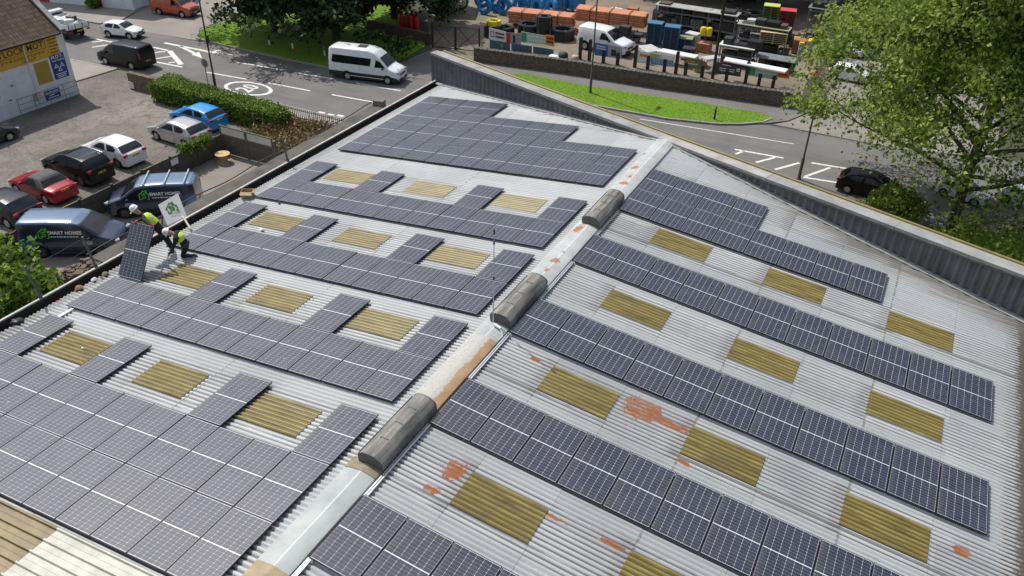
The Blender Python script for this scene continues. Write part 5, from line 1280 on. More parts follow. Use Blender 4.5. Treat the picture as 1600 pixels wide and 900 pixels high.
for k, (u, v, r_, h_) in enumerate(((148, 14, .6, 1.3), (190, 3, 2.2, 2.4), (235, 2, 1.6, 2.0))):
    p = G(u, v); bush('bush', (p.x, p.y, .1), r_, h_, 1600, M_leafH, .13, 40+k, ('small upright bush at the edge of the pale forecourt', 'spreading garden bush beyond the white crossover', 'garden bush beyond the orange van')[k])
# ================================================================== trees
tree('tree', (-45.6, 46.6, .1), 'dark spreading tree at the left end of the lawn', H=12.5, spread=8.0, n_leaf=20000, leaf=.22, m=M_leafD, seed=11, crown0=.10, limbs=11, trunk_r=.38, group='dark trees on the lawn', bushy=1.3)
tree('tree', (-39.2, 47.3, .1), 'dark spreading tree in the middle of the lawn behind the minibus', H=11.5, spread=7.5, n_leaf=20000, leaf=.22, m=M_leafD, seed=12, crown0=.10, limbs=11, trunk_r=.4, group='dark trees on the lawn', bushy=1.3)
tree('tree', (-38.6, 55.5, .1), 'dark tree at the back of the lawn beside the red cylinders', H=12, spread=6.5, n_leaf=16000, leaf=.22, m=M_leafD, seed=13, crown0=.12, limbs=10, trunk_r=.36, group='dark trees on the lawn', bushy=1.2)
tree('tree', (11.86, 36.7, .1), 'large loose-crowned tree with pale green leaves beside the gable wall', H=19, spread=10.0, n_leaf=190000, leaf=.125, m=M_leafB, seed=31, crown0=.17, limbs=25, trunk_r=.29, clump=.88, bushy=.05, top=.40, lean=(.10, .05))
bush('bush', (8.8, 36.0, .1), 1.6, 2.1, 4600, M_leafB, .11, 51, 'leafy undergrowth left of the big tree trunk')
bush('bush', (16.6, 34.6, .1), .8, 1.0, 900, M_leafH, .13, 53, 'low green bush on the grass right of the big tree')
for k, (x, y, h, sp) in enumerate(((-17, 80, 11, 7), (-10, 81, 12, 8), (-3, 84, 12, 8), (4.5, 83, 12, 8), (12, 80, 12, 8), (20, 76, 13, 9), (-24.5, 84, 12, 8))):
    tree('tree', (x, y, 0), 'dark tree behind the merchant yard, %s from the left' % ('second', 'third', 'fourth', 'fifth', 'sixth', 'seventh', 'first')[k], H=h, spread=sp, n_leaf=5500, leaf=.42, m=M_leafX, seed=60+k, crown0=.06, limbs=9, trunk_r=.3, group='dark trees behind the yard', bushy=1.2)
# grass blades so the verge and lawn are not a flat sheet
def blades(name, poly, n, z, seed):
    rg = np.random.default_rng(seed); xs = [p[0] for p in poly]; ys = [p[1] for p in poly]; out = []
    while len(out) < n:
        x, y = rg.uniform(min(xs), max(xs)), rg.uniform(min(ys), max(ys)); c = False; j = len(poly)-1
        for i in range(len(poly)):
            if (poly[i][1] > y) != (poly[j][1] > y) and x < (poly[j][0]-poly[i][0])*(y-poly[i][1])/(poly[j][1]-poly[i][1])+poly[i][0]: c = not c
            j = i
        if c: out.append((x, y, z+.02))
    o = leaves(name, out, .05, M_leafG, None, seed, aspect=.25); tag(o, kind='stuff'); return o
M_leafG = leaf_mat('grass_blade', (.13, .25, .016), (.19, .33, .022), (.28, .40, .04), .4)
blades('grass', VERGE, 9000, .12, 71); blades('grass', LAWN, 12000, .10, 72); blades('grass', [(6, 33.5), (11.9, 36.6), (15.4, 37.8), (24, 40.5), (24, 33), (10, 30)], 9000, .11, 73)
# ================================================================== the builders' merchant's yard beyond the stone wall
def W(u, v, y):                   # point of the vertical plane y = const seen at (u, v)
    D = ray(u, v); t = (y-CAM.y)/D.y; return CAM+t*D
M_terra = mat('pipe_terracotta', (.62, .24, .11), .6, var=.25, scale=3); M_terra2 = mat('pipe_orange', (.70, .30, .15), .6, var=.2, scale=3); M_strap = mat('strap_dark', (.08, .05, .03), .7)
M_blk = mat('pipe_black', (.018, .018, .019), .45, var=.3, scale=4); M_bluep = mat('pipe_blue', (.04, .27, .60), .45, var=.25, scale=4); M_yelp = mat('pipe_yellow', (.75, .62, .03), .45)
M_greenp = mat('pipe_green', (.05, .15, .09), .5); M_dkpal = mat('crate_blue', (.025, .10, .20), .6, var=.3, scale=3); M_whp = mat('pipe_white', (.68, .68, .66), .5)
M_steel = mat('rack_steel', (.20, .22, .22), .6, col2=(.13, .14, .14), scale=4); M_rackd = mat('rack_dark', (.03, .032, .035), .7); M_timber = mat('sawn_timber', (.58, .44, .22), .8, col2=(.44, .32, .15), scale=5)
# gate
gt = empty('yard_gate', (-30.5, 49.6, 0), math.atan2(.9, 4.1), 'dark steel gate with diagonal braces at the merchant yard entrance', 'gate')
mb = MB()
for x in (0, 2.1, 4.25): mb = MB(); mb.box((x, 0, 1.1), (.12, .12, 2.2) if x != 2.1 else (.16, .14, 2.0)); mb.build('post', M_post, gt)
mb = MB()
for z in (.15, 2.05): mb.bar((0, 0, z), (4.25, 0, z), .07, .07)
mb.build('rail', M_post, gt); mb = MB()
for a, b in (((.05, 1.95), (2.05, .2)), ((1.7, 1.95), (.1, .3)), ((2.4, 1.95), (3.9, .3)), ((4.2, 1.95), (2.2, .2))): mb.bar((a[0], .03, a[1]), (b[0], .03, b[1]), .045, .045)
mb.build('brace', M_post, gt)
# grey shed and red gas cylinders at the corner
sh = empty('shed', (-35.6, 59.5, 0), .42, 'grey metal clad shed corner behind the merchant yard gate', 'shed'); mb = MB(); mb.box((0, 2, 1.8), (2.6, 4, 3.6)); mb.build('wall', mat('shed_grey', (.22, .26, .29), .6, var=.15), sh)
mb = MB(); mb.box((1.45, -.05, 1.8), (.3, .3, 3.6)); mb.build('corner_post', mat('post_tan', (.38, .30, .20), .8), sh); mb = MB(); mb.box((0, 2, 3.68), (3.0, 4.4, .14)); mb.build('roof', M_steel, sh)
M_red = mat('cylinder_red', (.55, .02, .025), .35)
for k in range(7):
    x, y = -35.6+.52*(k % 4)+.2*(k//4), 52.4+.55*(k//4)+.1*(k % 2)
    r = empty('gas_cylinder', (x, y, 0), 0, 'red gas cylinder in a huddle beside the grey shed', 'gas cylinder', 'red gas cylinders beside the shed'); mb = MB(); mb.lathe((0, 0, 0), [(.22, 0), (.23, .1), (.23, 1.35), (.17, 1.55), (.06, 1.62), (.05, 1.72)], 14); mb.build('body', M_red, r, 40); mb = MB(); mb.lathe((0, 0, 1.6), [(.12, 0), (.13, .2), (.10, .2)], 10); mb.build('collar', M_trim, r, 40)
wall_run('stone_wall', [(-38.5, 51.2), (-31.2, 50.6)], .9, .4, M_stoneB, 'short dark stone wall in tree shade left of the steel gate')
# coils: each a stack of wound rings
def coil(name, loc, R, r, h, m, label, cat='pipe coil', group=None, tilt=None):
    o = empty(name, loc, random.random()*3, label, cat, group); n = max(1, int(h/(2*r*.92))); mb = MB()
    for k in range(n):
        for rad in (R, R-2*r*.95, R-4*r*.92):
            if rad < R*.5: continue
            z = r+k*2*r*.92; j = random.uniform(-.02, .02); mb.tube([(rad*math.cos(a)+j, rad*math.sin(a), z+.01*math.sin(3*a+k)) for a in (2*math.pi*q/22 for q in range(22))], r, 6, closed=True)
    mb.build('windings', m, o, 60); mb = MB()
    for k in range(4): a = k*math.pi/2; mb.bar((R*1.0*math.cos(a), R*math.sin(a), h+.01), ((R-.25)*math.cos(a), (R-.25)*math.sin(a), h+.01), .06, .02); mb.bar(((R+r)*math.cos(a), (R+r)*math.sin(a), .02), ((R+r)*math.cos(a), (R+r)*math.sin(a), h), .06, .02)
    mb.build('strap', M_strap if m is not M_blk else M_steel, o)
    if tilt: o.rotation_euler = tilt
    return o
coil('pipe_coil', (-27.1, 56.6, 0), .80, .075, .8, M_blk, 'black pipe coil under the yellow coil, leftmost of the stacks')
coil('pipe_coil', (-27.6, 55.4, 1.05), .62, .06, .45, M_yelp, 'bright yellow pipe coil behind the white banner'); mb = MB(); mb.box((-27.6, 55.4, .52), (1.3, 1.3, 1.04)); tag(mb.build('pallet_box', M_rackd), 'dark box carrying the yellow coil', 'box')
coil('pipe_coil', (-25.2, 57.8, 0), 1.0, .075, 1.1, M_blk, 'wide black pipe coil in the middle of the stacks, with an open centre')
coil('pipe_coil', (-23.6, 57.6, 0), .68, .075, 2.0, M_blk, 'tall narrow stack of black pipe coils'); coil('pipe_coil', (-21.9, 58.0, 0), 1.05, .075, 1.0, M_blk, 'wide black pipe coil nearest the white van')
for k, (x, y, z, t) in enumerate(((-33.2, 63.2, .9, 1), (-32.2, 63.8, .9, 1), (-31.2, 62.9, .75, 1), (-30.3, 64.3, 1.0, 1), (-29.2, 65.2, 1.0, 0), (-27.8, 65.8, 1.0, 0), (-26.2, 66.6, 1.2, 0), (-24.6, 67.2, 1.2, 0), (-31.9, 61.6, .8, 1), (-30.2, 62.4, .8, 1), (-28.9, 63.4, .85, 1), (-27.4, 64.2, .8, 1), (-26.0, 64.6, .8, 1), (-33.9, 65.0, 1.5, 1))):
    coil('pipe_coil', (x, y, z if t else .3), .75 if t else .85, .07, .45 if t else 1.2, M_bluep, 'bright blue pipe coil in the pile at the top of the yard', group='blue pipe coils', tilt=(math.radians(78), 0, random.uniform(-.6, .8)) if t else None)
coil('pipe_coil', (-34.6, 61.2, .95), .85, .06, .4, M_greenp, 'dark green hose coil leaning at the shed', tilt=(math.radians(72), 0, .3)); coil('pipe_coil', (-34.3, 60.9, .95), .45, .06, .4, M_whp, 'pale coil leaning inside the green one', tilt=(math.radians(72), 0, .3))
coil('pipe_coil', (-24.2, 69.0, 1.2), .7, .07, .4, M_yelp, 'yellow pipe coil lying on top of the blue pile')
for k, (u, v) in enumerate(((1034, 25), (1066, 26), (1096, 26), (1120, 42), (1152, 27), (1176, 27), (1140, 24))):
    p = G(u, v+14); coil('pipe_coil', (p.x, p.y, .2), .95, .075, 1.2, M_blk if k != 3 else mat('pipe_greyblack', (.06, .06, .065), .4), 'black pipe coil in the shaded row at the back of the yard', group='black coils along the back')
# strapped bundles of clay-coloured pipe on bearers
def bundle(a, b, wid, hgt, d, m, label):
    a, b = Vector(a), Vector(b); ax = (b-a).normalized(); sd = Vector((-ax.y, ax.x, 0)); r = empty('pipe_bundle', (0, 0, 0), 0, label, 'pipe bundle'); r.location = (a+b)/2; o0 = (a+b)/2
    nx, nz = int(wid/d), int(hgt/d); mb = MB()
    for i in range(nx):
        for k in range(nz):
            j = random.uniform(-.12, .12); c = sd*((i+.5)*d-wid/2)+Vector((0, 0, (k+.5)*d)); mb.tube([a-o0+c+ax*j, b-o0+c+ax*j], d*.48, 7, cap=False, mi=(i+k) % 2)
            mb.face([a-o0+c+ax*(j+.002)+d*.42*(sd*math.cos(q)+Vector((0, 0, math.sin(q)))) for q in (math.pi*2*z/7 for z in range(7))], 2)
    mb.build('pipes', [m, M_terra, M_strap], r); mb = MB(); L = (b-a).length
    for f in (.22, .5, .78):
        p = a-o0+ax*L*f; e = .02; c = [p-sd*(wid/2+e)+Vector((0, 0, -e)), p+sd*(wid/2+e)+Vector((0, 0, -e)), p+sd*(wid/2+e)+Vector((0, 0, hgt+e)), p-sd*(wid/2+e)+Vector((0, 0, hgt+e))]
        for q in range(4): mb.bar(c[q], c[(q+1) % 4], .06, .03)
        mb.bar(p-sd*wid/2-Vector((0, 0, .10)), p+sd*wid/2-Vector((0, 0, .10)), .12, .14); mb.bar(p-sd*wid*.4, p-sd*wid*.4-Vector((0, 0, p.z+o0.z-.02)), .10, .10); mb.bar(p+sd*wid*.4, p+sd*wid*.4-Vector((0, 0, p.z+o0.z-.02)), .10, .10)
    mb.build('bearers_and_straps', M_strap, r)
def bundle_at(l, r_, y0, y1, wid, *a): pa, pb = W(*l, y0), W(*r_, y1); bundle((pa.x, y0+wid/2, max(.3, pa.z)), (pb.x, y1+wid/2, max(.3, pa.z)), wid, *a)
bundle_at((791, 44), (889, 55), 58.9, 60.1, 1.7, 1.25, .165, M_terra2, 'left bundle of terracotta pipes, behind the black coils'); bundle_at((896, 32), (1003, 46), 61.8, 62.6, 1.8, 1.2, .165, M_terra2, 'right bundle of terracotta pipes on a stand above the white van')
bundle((-21.2, 59.6, .2), (-19.2, 62.8, .4), .9, .55, .12, mat('pipe_darkred', (.28, .06, .04), .6), 'small slanting stack of dark red pipes beside the white van')
# stacked crates and pallets
def stack(name, u, v, wx, wy, h, n, m, label, group, topm=None, rz=.15, z0=0.0):
    p = G(u, v); r = empty(name, (p.x, p.y+wy/2, z0), rz, label, name.replace('_', ' ').replace(' stack', ''), group); dz = h/n
    mb = MB()
    for k in range(n):
        z = k*dz
        mb.box((0, 0, z+dz*.86), (wx, wy, dz*.20))
        for x in (-wx/2+.05, 0, wx/2-.05): mb.box((x, 0, z+dz*.38), (.09, wy*.98, dz*.76))
        mb.box((0, 0, z+dz*.40), (wx*.94, wy*.90, dz*.5), mi=1)
    mb.build('tiers', [m, M_rackd], r); mb = MB(); mb.box((0, 0, h+.02), (wx, wy, .05)); mb.build('top_board', topm or m, r); return r
M_blt = mat('crate_blue_top', (.05, .16, .28), .6, var=.25); M_grn = mat('crate_green', (.13, .24, .02), .6, var=.2); M_grt = mat('crate_lime', (.52, .58, .14), .6); M_redc = mat('crate_red', (.26, .02, .03), .6, var=.2); M_redt = mat('crate_red_top', (.55, .06, .07), .6)
stack('pallet_stack', 1018, 71, 1.3, 1.1, 1.9, 12, M_dkpal, 'taller stack of blue pallets, left one of the blue pair', 'blue pallet stacks', M_blt); stack('pallet_stack', 1044, 79, 1.35, 1.1, 2.0, 13, M_dkpal, 'stack of blue pallets right of the taller blue one', 'blue pallet stacks', M_blt)
stack('pallet_stack', 1067, 80, 1.2, 1.1, 1.05, 7, M_dkpal, 'low blue pallet stack with greenish top boards', 'blue pallet stacks', mat('board_olive', (.22, .26, .13), .7))
stack('crate_stack', 1197, 50, 1.45, 1.2, 2.35, 15, M_grn, 'tall stack of green crates with a pale lime top', 'tall crate stacks', M_grt); stack('crate_stack', 1222, 58, 1.45, 1.2, 2.35, 16, M_redc, 'tall stack of dark red crates beside the green one', 'tall crate stacks', M_redt)
stack('pallet_stack', 1201, 88, 2.3, 1.2, .95, 6, M_timber, 'pale yellow timber pallet stack on the rack by the yard corner', 'timber stacks', mat('board_pale', (.66, .52, .28), .8), z0=1.05)
stack('crate_stack', 1173, 49, 1.2, 1.1, 1.0, 7, mat('bag_grey', (.40, .40, .42), .6, var=.3, scale=4), 'stack of grey wrapped packs left of the green crates', None, mat('bag_white', (.55, .55, .56), .6))
p = G(1237, 78); mb = MB(); mb.box((p.x, p.y+.4, .5), (.85, .8, 1.0)); mb.box((p.x, p.y-.02, .45), (.6, .03, .5), mi=1); tag(mb.build('grit_bin', [M_yelp, M_rackd]), 'yellow grit bin beside the yard side fence', 'grit bin')
for k in range(4):
    p = G(1249+5*k, 86-1.5*k); r = empty('sack_stack', (p.x, p.y, 0), .3, 'white sack pile topped with yellow by the yard side fence', 'sacks', 'sack piles'); mb = MB()
    for z in range(5): mb.box((0, 0, .10+.2*z), (.42, .6, .17), rz=random.uniform(-.1, .1))
    mb.build('sacks', mat('sack_white', (.48, .48, .52), .7, var=.2), r); mb = MB(); mb.box((0, 0, 1.08), (.40, .55, .14)); mb.build('top_sack', M_yelp, r)
# racking with long goods
def rack(x0, x1, y, dep, h, label, shelves=(1.0, 2.0), m=M_steel, topm=None, rz=0.0):
    r = empty('storage_rack', ((x0+x1)/2, y, 0), rz, label, 'rack'); L = x1-x0; n = max(1, round(L/2.6)); mb = MB()
    for k in range(n+1):
        for s in (0, dep): mb = MB(); mb.box((-L/2+L*k/n, s, h/2), (.09, .09, h)); mb.build('upright', m, r)
    mb = MB()
    for z in shelves:
        for s in (0, dep): mb.box((0, s, z), (L, .06, .11))
        mb.box((0, dep/2, z+.06), (L, dep, .02))
    mb.build('shelf', m, r)
    if topm: mb = MB(); mb.box((0, dep/2-.1, h+.05), (L+.3, dep+.3, .07)); mb.build('roof', topm, r)
    mb = MB(); rr = random.Random(int(x0*7)); 
    for z in (0.05,)+tuple(shelves):
        x = -L/2+.1
        while x < L/2-.5:
            wdt = rr.uniform(.5, 1.4); hh = rr.uniform(.2, .75); mb.box((x+wdt/2, dep/2, z+.08+hh/2), (wdt*.92, dep*.85, hh), mi=rr.randrange(5)); x += wdt
    mb.build('stock', [M_rackd, M_rackd, mat('stock_grey', (.14, .14, .145), .7, var=.4, scale=3), mat('stock_brown', (.11, .06, .05), .7, var=.4, scale=3), M_blk], r); return r
rack(-15.4, -8.0, 64.5, 1.2, 2.5, 'long rack with a pale boarded roof behind the blue pallets', topm=mat('rack_roof', (.40, .40, .37), .7, col2=(.28, .28, .26), scale=2)); rack(-7.4, -3.2, 63.4, 1.1, 2.2, 'rack with a pale green roof under the green crates', topm=mat('rack_green', (.34, .36, .22), .7, col2=(.26, .28, .18), scale=2))
rack(-18.6, -15.9, 60.2, .9, 1.0, 'low dark rack behind the small white van', m=M_rackd, shelves=(.5,)); rack(-7.6, -4.9, 58.6, 1.0, 1.6, 'low dark rack with a white plank across it', shelves=(.8, 1.5), topm=M_whp); rack(-4.5, -1.6, 58.9, 1.2, 1.0, 'low dark rack carrying the yellow timber pallets', shelves=(.3,), topm=M_steel)
rack(-2.6, .4, 69.5, 1.4, 2.9, 'open steel frame shelter at the back right of the yard', shelves=(2.7,), topm=M_steel)
for (u, v, z, lb) in ((1098, 55, 1.3, 'left yellow drum on the racking by the wooden pole'), (1107, 56, 1.3, 'right yellow drum on the racking by the wooden pole')):
    p = G(u, v, z); mb = MB(); mb.lathe((p.x, p.y, z), [(.25, 0), (.27, .05), (.27, .62), (.22, .7), (.001, .7)], 14); tag(mb.build('drum', M_yelp, None, 40), lb, 'drum', 'yellow drums')
def pipes_lying(uvs, z, n, r_, L, m, label, az):
    p = G(*uvs, z); r = empty('pipe_pile', (p.x, p.y, z), az, label, 'pipes'); mb = MB()
    for k in range(n): mb.tube([(-L/2+random.uniform(-.1, .1), (k-n/2)*r_*2.05, r_), (L/2, (k-n/2)*r_*2.05, r_)], r_, 8)
    mb.build('pipes', m, r, 40); return r
pipes_lying((1012, 79), .75, 6, .15, 1.5, M_whp, 'short white pipes side by side behind the coloured banner', .9); pipes_lying((1060, 86), .8, 4, .12, 3.3, M_whp, 'long pale pipes behind the coloured banner', -.05)
pipes_lying((1108, 93), .9, 3, .14, 1.5, M_whp, 'white pipe ends sticking up beside the wooden pole', .9); pipes_lying((1180, 103), 1.5, 5, .09, 5.0, mat('plank_white', (.75, .75, .74), .6), 'white boards laid along the fence top above the green banner', -.08)
# fence posts and the banners hung between them
Ya, Yb = Vector((-19.6, 53.4, 0)), Vector((-1.4, 55.0, 0)); FD = (Yb-Ya).normalized(); FN = Vector((FD.y, -FD.x, 0))
def FP(u, v, off=0.0):
    D = ray(u, v); t = (FN.dot(Ya-CAM)+off)/FN.dot(D); return CAM+t*D
for k, (u, tall) in enumerate(((905.5, 1.8), (920, 1.75), (942, 1.0), (964, 1.0), (991, 1.8), (1011, 1.1), (1037, 1.0), (1055, 1.75), (1070, .95), (1096, .95), (1134, .95), (1164, 1.75), (1185, .95), (1207, .95))):
    p = FP(u, 100+(u-905)*.12); mb = MB(); mb.box((p.x, p.y, tall/2), (.26, .22, tall), rz=math.atan2(FD.y, FD.x)); mb.box((p.x, p.y, tall+.03), (.20, .17, .06), rz=math.atan2(FD.y, FD.x))
    tag(mb.build('fence_post', M_post), '%s black fence post behind the stone wall, %s' % ('tall' if tall > 1.7 else 'short', ('left of the white van', 'at the white van wheel', 'under the blue banner, left', 'under the blue banner, right', 'left of the coloured banner', 'under the coloured banner, left', 'under the coloured banner, right', 'right of the coloured banner', 'left of the olive banner', 'right of the olive banner', 'under the black banner', 'left of the green banner', 'under the green banner, left', 'under the green banner, right')[k]), 'fence post', 'black fence posts')
def banner(q, m, label, items, plane=FP, thick=.03, kind='banner'):
    """q: TL, TR, BR, BL photo corners; items: (x0, x1, y0, y1, material) blocks in 0..1 or text (str, x, y, size, material)"""
    P = [plane(*c) for c in q]; tl, tr, br, bl = P; o = (tl+tr+br+bl)/4; r = empty(kind, o, 0, label, kind)
    N = (tr-tl).cross(tl-bl).normalized(); N = N if N.dot(CAM-o) > 0 else -N
    pt = lambda x, y, e: (bl.lerp(br, x)).lerp(tl.lerp(tr, x), y)-o+N*e
    mb = MB(); f = [pt(0, 0, .015), pt(1, 0, .015), pt(1, 1, .015), pt(0, 1, .015)]; b = [p-N*thick for p in f]; mb.face(f); mb.face(b[::-1])
    for k in range(4): mb.face([f[k], b[k], b[(k+1) % 4], f[(k+1) % 4]])
    mb.build('board', m, r); e = .02
    for it in items:
        if isinstance(it[0], str):
            s, x, y, sz, mm = it; c = pt(x, y, e+.006)+Vector((0, 0, 0)); X = (br-bl).normalized(); Y = (tl-bl).normalized(); M = Matrix(((X.x, Y.x, N.x, c.x), (X.y, Y.y, N.y, c.y), (X.z, Y.z, N.z, c.z), (0, 0, 0, 1))); lettering(s, sz, M, mm, r, bold=.01)
        else:
            x0, x1, y0, y1, mm = it; e += .002; mb = MB(); mb.face([pt(x0, y0, e), pt(x1, y0, e), pt(x1, y1, e), pt(x0, y1, e)]); mb.build('printed_patch', mm, r)
    return r
I = lambda n, c: mat(n, c, .6)
Iw, Ik, Ig, Ib, Io, Il, Ir, Igy = I('ink_white', (.74, .75, .74)), I('ink_black', (.03, .03, .032)), I('ink_green', (.06, .28, .13)), I('ink_blue', (.04, .15, .40)), I('ink_orange', (.72, .20, .02)), I('ink_paleblue', (.30, .48, .66)), I('ink_red', (.45, .03, .04)), I('ink_grey', (.33, .33, .36))
def rowsof(x0, x1, y0, y1, n, m, seed, k=3):
    rr = random.Random(seed); out = []
    for i in range(n):
        y = y1-(y1-y0)*(i+.5)/n; h = (y1-y0)/n*.55; x = x0
        while x < x1-.02:
            wdt = rr.uniform(.06, .14)*(x1-x0)*k/3; out.append((x, min(x+wdt, x1), y-h/2, y+h/2, m)); x += wdt+.03*(x1-x0)
    return out
p0 = Vector((-26.6, 52.0, 0)); p1 = Vector((-20.4, 53.4, 0)); D1 = (p1-p0).normalized(); N1 = Vector((D1.y, -D1.x, 0))
def LP(u, v): D = ray(u, v); t = N1.dot(p0-CAM)/N1.dot(D); return CAM+t*D
banner(((764, 43), (791, 50), (791, 66), (764, 61)), Iw, 'white banner with a small square logo on the merchant fence by the gate', [(.10, .13, .25, .75, Ik), (.10, .30, .25, .31, Ik), (.10, .30, .69, .75, Ik), (.27, .30, .25, .75, Ik)]+rowsof(.38, .9, .2, .85, 2, Ik, 3), LP)
banner(((791, 51), (814, 52), (814, 70), (791, 67)), Igy, 'grey photo banner with a red edge beside the white logo banner', [(0, .28, 0, 1, Ir), (.45, .62, .1, .8, Ik), (.7, .9, .3, .95, I('ink_mauve', (.30, .25, .30)))], LP)
banner(((814, 49), (853, 56), (853, 70), (814, 66)), I('ink_mint', (.42, .60, .50)), 'pale green banner with white lettering left of the small orange sign', [(.02, .22, .1, .9, Ig)]+rowsof(.28, .96, .15, .92, 2, Iw, 5), LP)
banner(((853, 54), (866, 56), (866, 73), (853, 70)), Io, 'small orange sign at the right end of the near banner row', rowsof(.12, .9, .2, .85, 2, Ik, 7, 6), LP)
for k in range(3):
    banner(((765+34*k, 62+5.2*k), (797+34*k, 67+5.2*k), (797+34*k, 81+4*k), (765+34*k, 77+4*k)), I('mesh_blue', (.05, .13, .20)), 'dark blue sheeted fence panel below the banners, %s from the gate' % ORD[k], [(.06+.3*q, .08+.3*q, .05, .95, I('mesh_line', (.12, .22, .30))) for q in range(4)] + ([(.50, .62, .35, .45, I('leaf_logo', (.30, .45, .06))), (.50, .66, .62, .72, I('leaf_logo', (.3, .45, .06))), (.60, .66, .42, .70, I('leaf_logo', (.3, .45, .06)))] if k == 0 else []), LP, kind='sheeting')
banner(((929, 66), (972, 74), (971, 92), (929, 86)), Ib, 'blue and grey photo banner in front of the small white van', rowsof(.08, .42, .5, .85, 2, Iw, 9)+[(.5, 1, 0, 1, I('photo_grey', (.30, .34, .38))), (.62, .8, .15, .7, Ik), (.8, .95, .1, .45, I('photo_dark', (.12, .14, .17)))])
banner(((994, 79), (1053, 88), (1053, 105), (994, 97)), I('ink_cream', (.55, .58, .50)), 'coloured banner with white, orange and blue patches on the fence', [(0, .36, .1, .95, Iw), (.1, .3, .55, .8, Io), (.40, .98, .05, .55, I('ink_midblue', (.10, .25, .48))), (.40, .62, .6, .95, I('ink_lime', (.35, .42, .12))), (.7, .98, .6, .95, Iw)]+rowsof(.45, .95, .12, .5, 2, Il, 11))
banner(((1069, 89), (1096, 93), (1096, 109), (1069, 105)), I('ink_olive', (.14, .17, .06)), 'olive green banner with small orange lettering on the fence', [(.15, .62, .60, .74, Io)]+rowsof(.15, .8, .35, .55, 1, Iw, 13))
banner(((1116, 96), (1159, 103), (1157, 120), (1115, 114)), I('ink_charcoal', (.05, .047, .042)), 'black banner with white lettering and a round white badge', rowsof(.3, .62, .78, .92, 1, Iw, 15)+rowsof(.22, .78, .28, .62, 2, Iw, 16, 2)+[(.84, .95, .45, .75, Iw), (.875, .915, .54, .66, Ik)])
banner(((1169, 101), (1216, 108), (1215, 125), (1168, 118)), I('ink_palegreen', (.36, .58, .50)), 'pale green banner with white lettering right of the black banner', [(.02, .24, .15, .95, Ig), (.30, 1, 0, .25, Il)]+rowsof(.30, .97, .3, .95, 2, Iw, 17))
banner(((1215, 106), (1233, 109), (1233, 123), (1215, 121)), Io, 'orange sign at the corner end of the fence banners', rowsof(.12, .9, .2, .85, 2, I('ink_darkred', (.35, .05, .01)), 19, 6))
# tall wooden pole with brackets
tp = empty('telegraph_pole', (-6.95, 54.6, 0), 0, 'tall dark wooden pole rising behind the black banner', 'pole'); mb = MB(); mb.tube([(0, 0, 0), (.02, 0, 9.0)], [.13, .09], 10); mb.build('pole', mat('pole_dark', (.035, .026, .02), .8), tp, 40); mb = MB(); mb.bar((-.6, 0, 6.3), (.6, 0, 6.3), .08, .08); mb.bar((0, 0, 5.9), (-1.1, .3, 5.2), .03, .03); mb.build('bracket', M_rustp, tp)
# side fence of the yard
sf = empty('palisade_fence', (.6, 58, 0), 0, 'dark blue palisade fence down the right side of the merchant yard', 'fence'); mb = MB()
for k in range(46): mb.box((.02*k*.9, -6.0+k*.36, .95), (.03, .10, 1.9), rz=.1)
mb.build('pales', mat('palisade_blue', (.03, .04, .08), .5), sf); mb = MB()
for z in (.4, 1.5): mb.bar((0, -6, z), (.83, 10.4, z), .05, .07)
mb.build('rails', MATS['palisade_blue'], sf)
# odds and ends on the yard floor
rr = random.Random(9)
for k, (u, v, cx, cz, m, lb) in enumerate(((880, 92, .9, .6, M_rackd, 'dark bin behind the stone wall left of the tall posts'), (898, 95, .7, .5, mat('bag_pale', (.40, .38, .34), .8), 'pale sack beside the dark bin behind the stone wall'), (868, 90, 1.2, .25, mat('sheet_white', (.66, .66, .64), .7), 'crumpled white sheeting behind the stone wall'), (1090, 112, .8, .5, mat('bag_tan', (.36, .30, .22), .9), 'tan rubble sack near the wooden pole'), (1228, 146, 1.5, .35, mat('slab_grey', (.30, .30, .29), .9), 'grey slab pile at the yard corner by the wall end'))):
    p = G(u, v); mb = MB(); mb.lathe((p.x, p.y, 0), [(cx*.42, 0), (cx*.5, cz*.4), (cx*.42, cz*.85), (cx*.2, cz), (.001, cz*.96)], 9)
    for i, q in enumerate(mb.v): mb.v[i] = (q[0]+.08*noise.noise((q[0]*3, q[1]*3, k)), q[1]+.08*noise.noise((q[1]*3, q[2]*3, k)), q[2])
    tag(mb.build(('bin', 'sack', 'sheeting', 'sack', 'slab_pile')[k], m, None, 50), lb, ('bin', 'sack', 'sheeting', 'sack', 'slabs')[k])

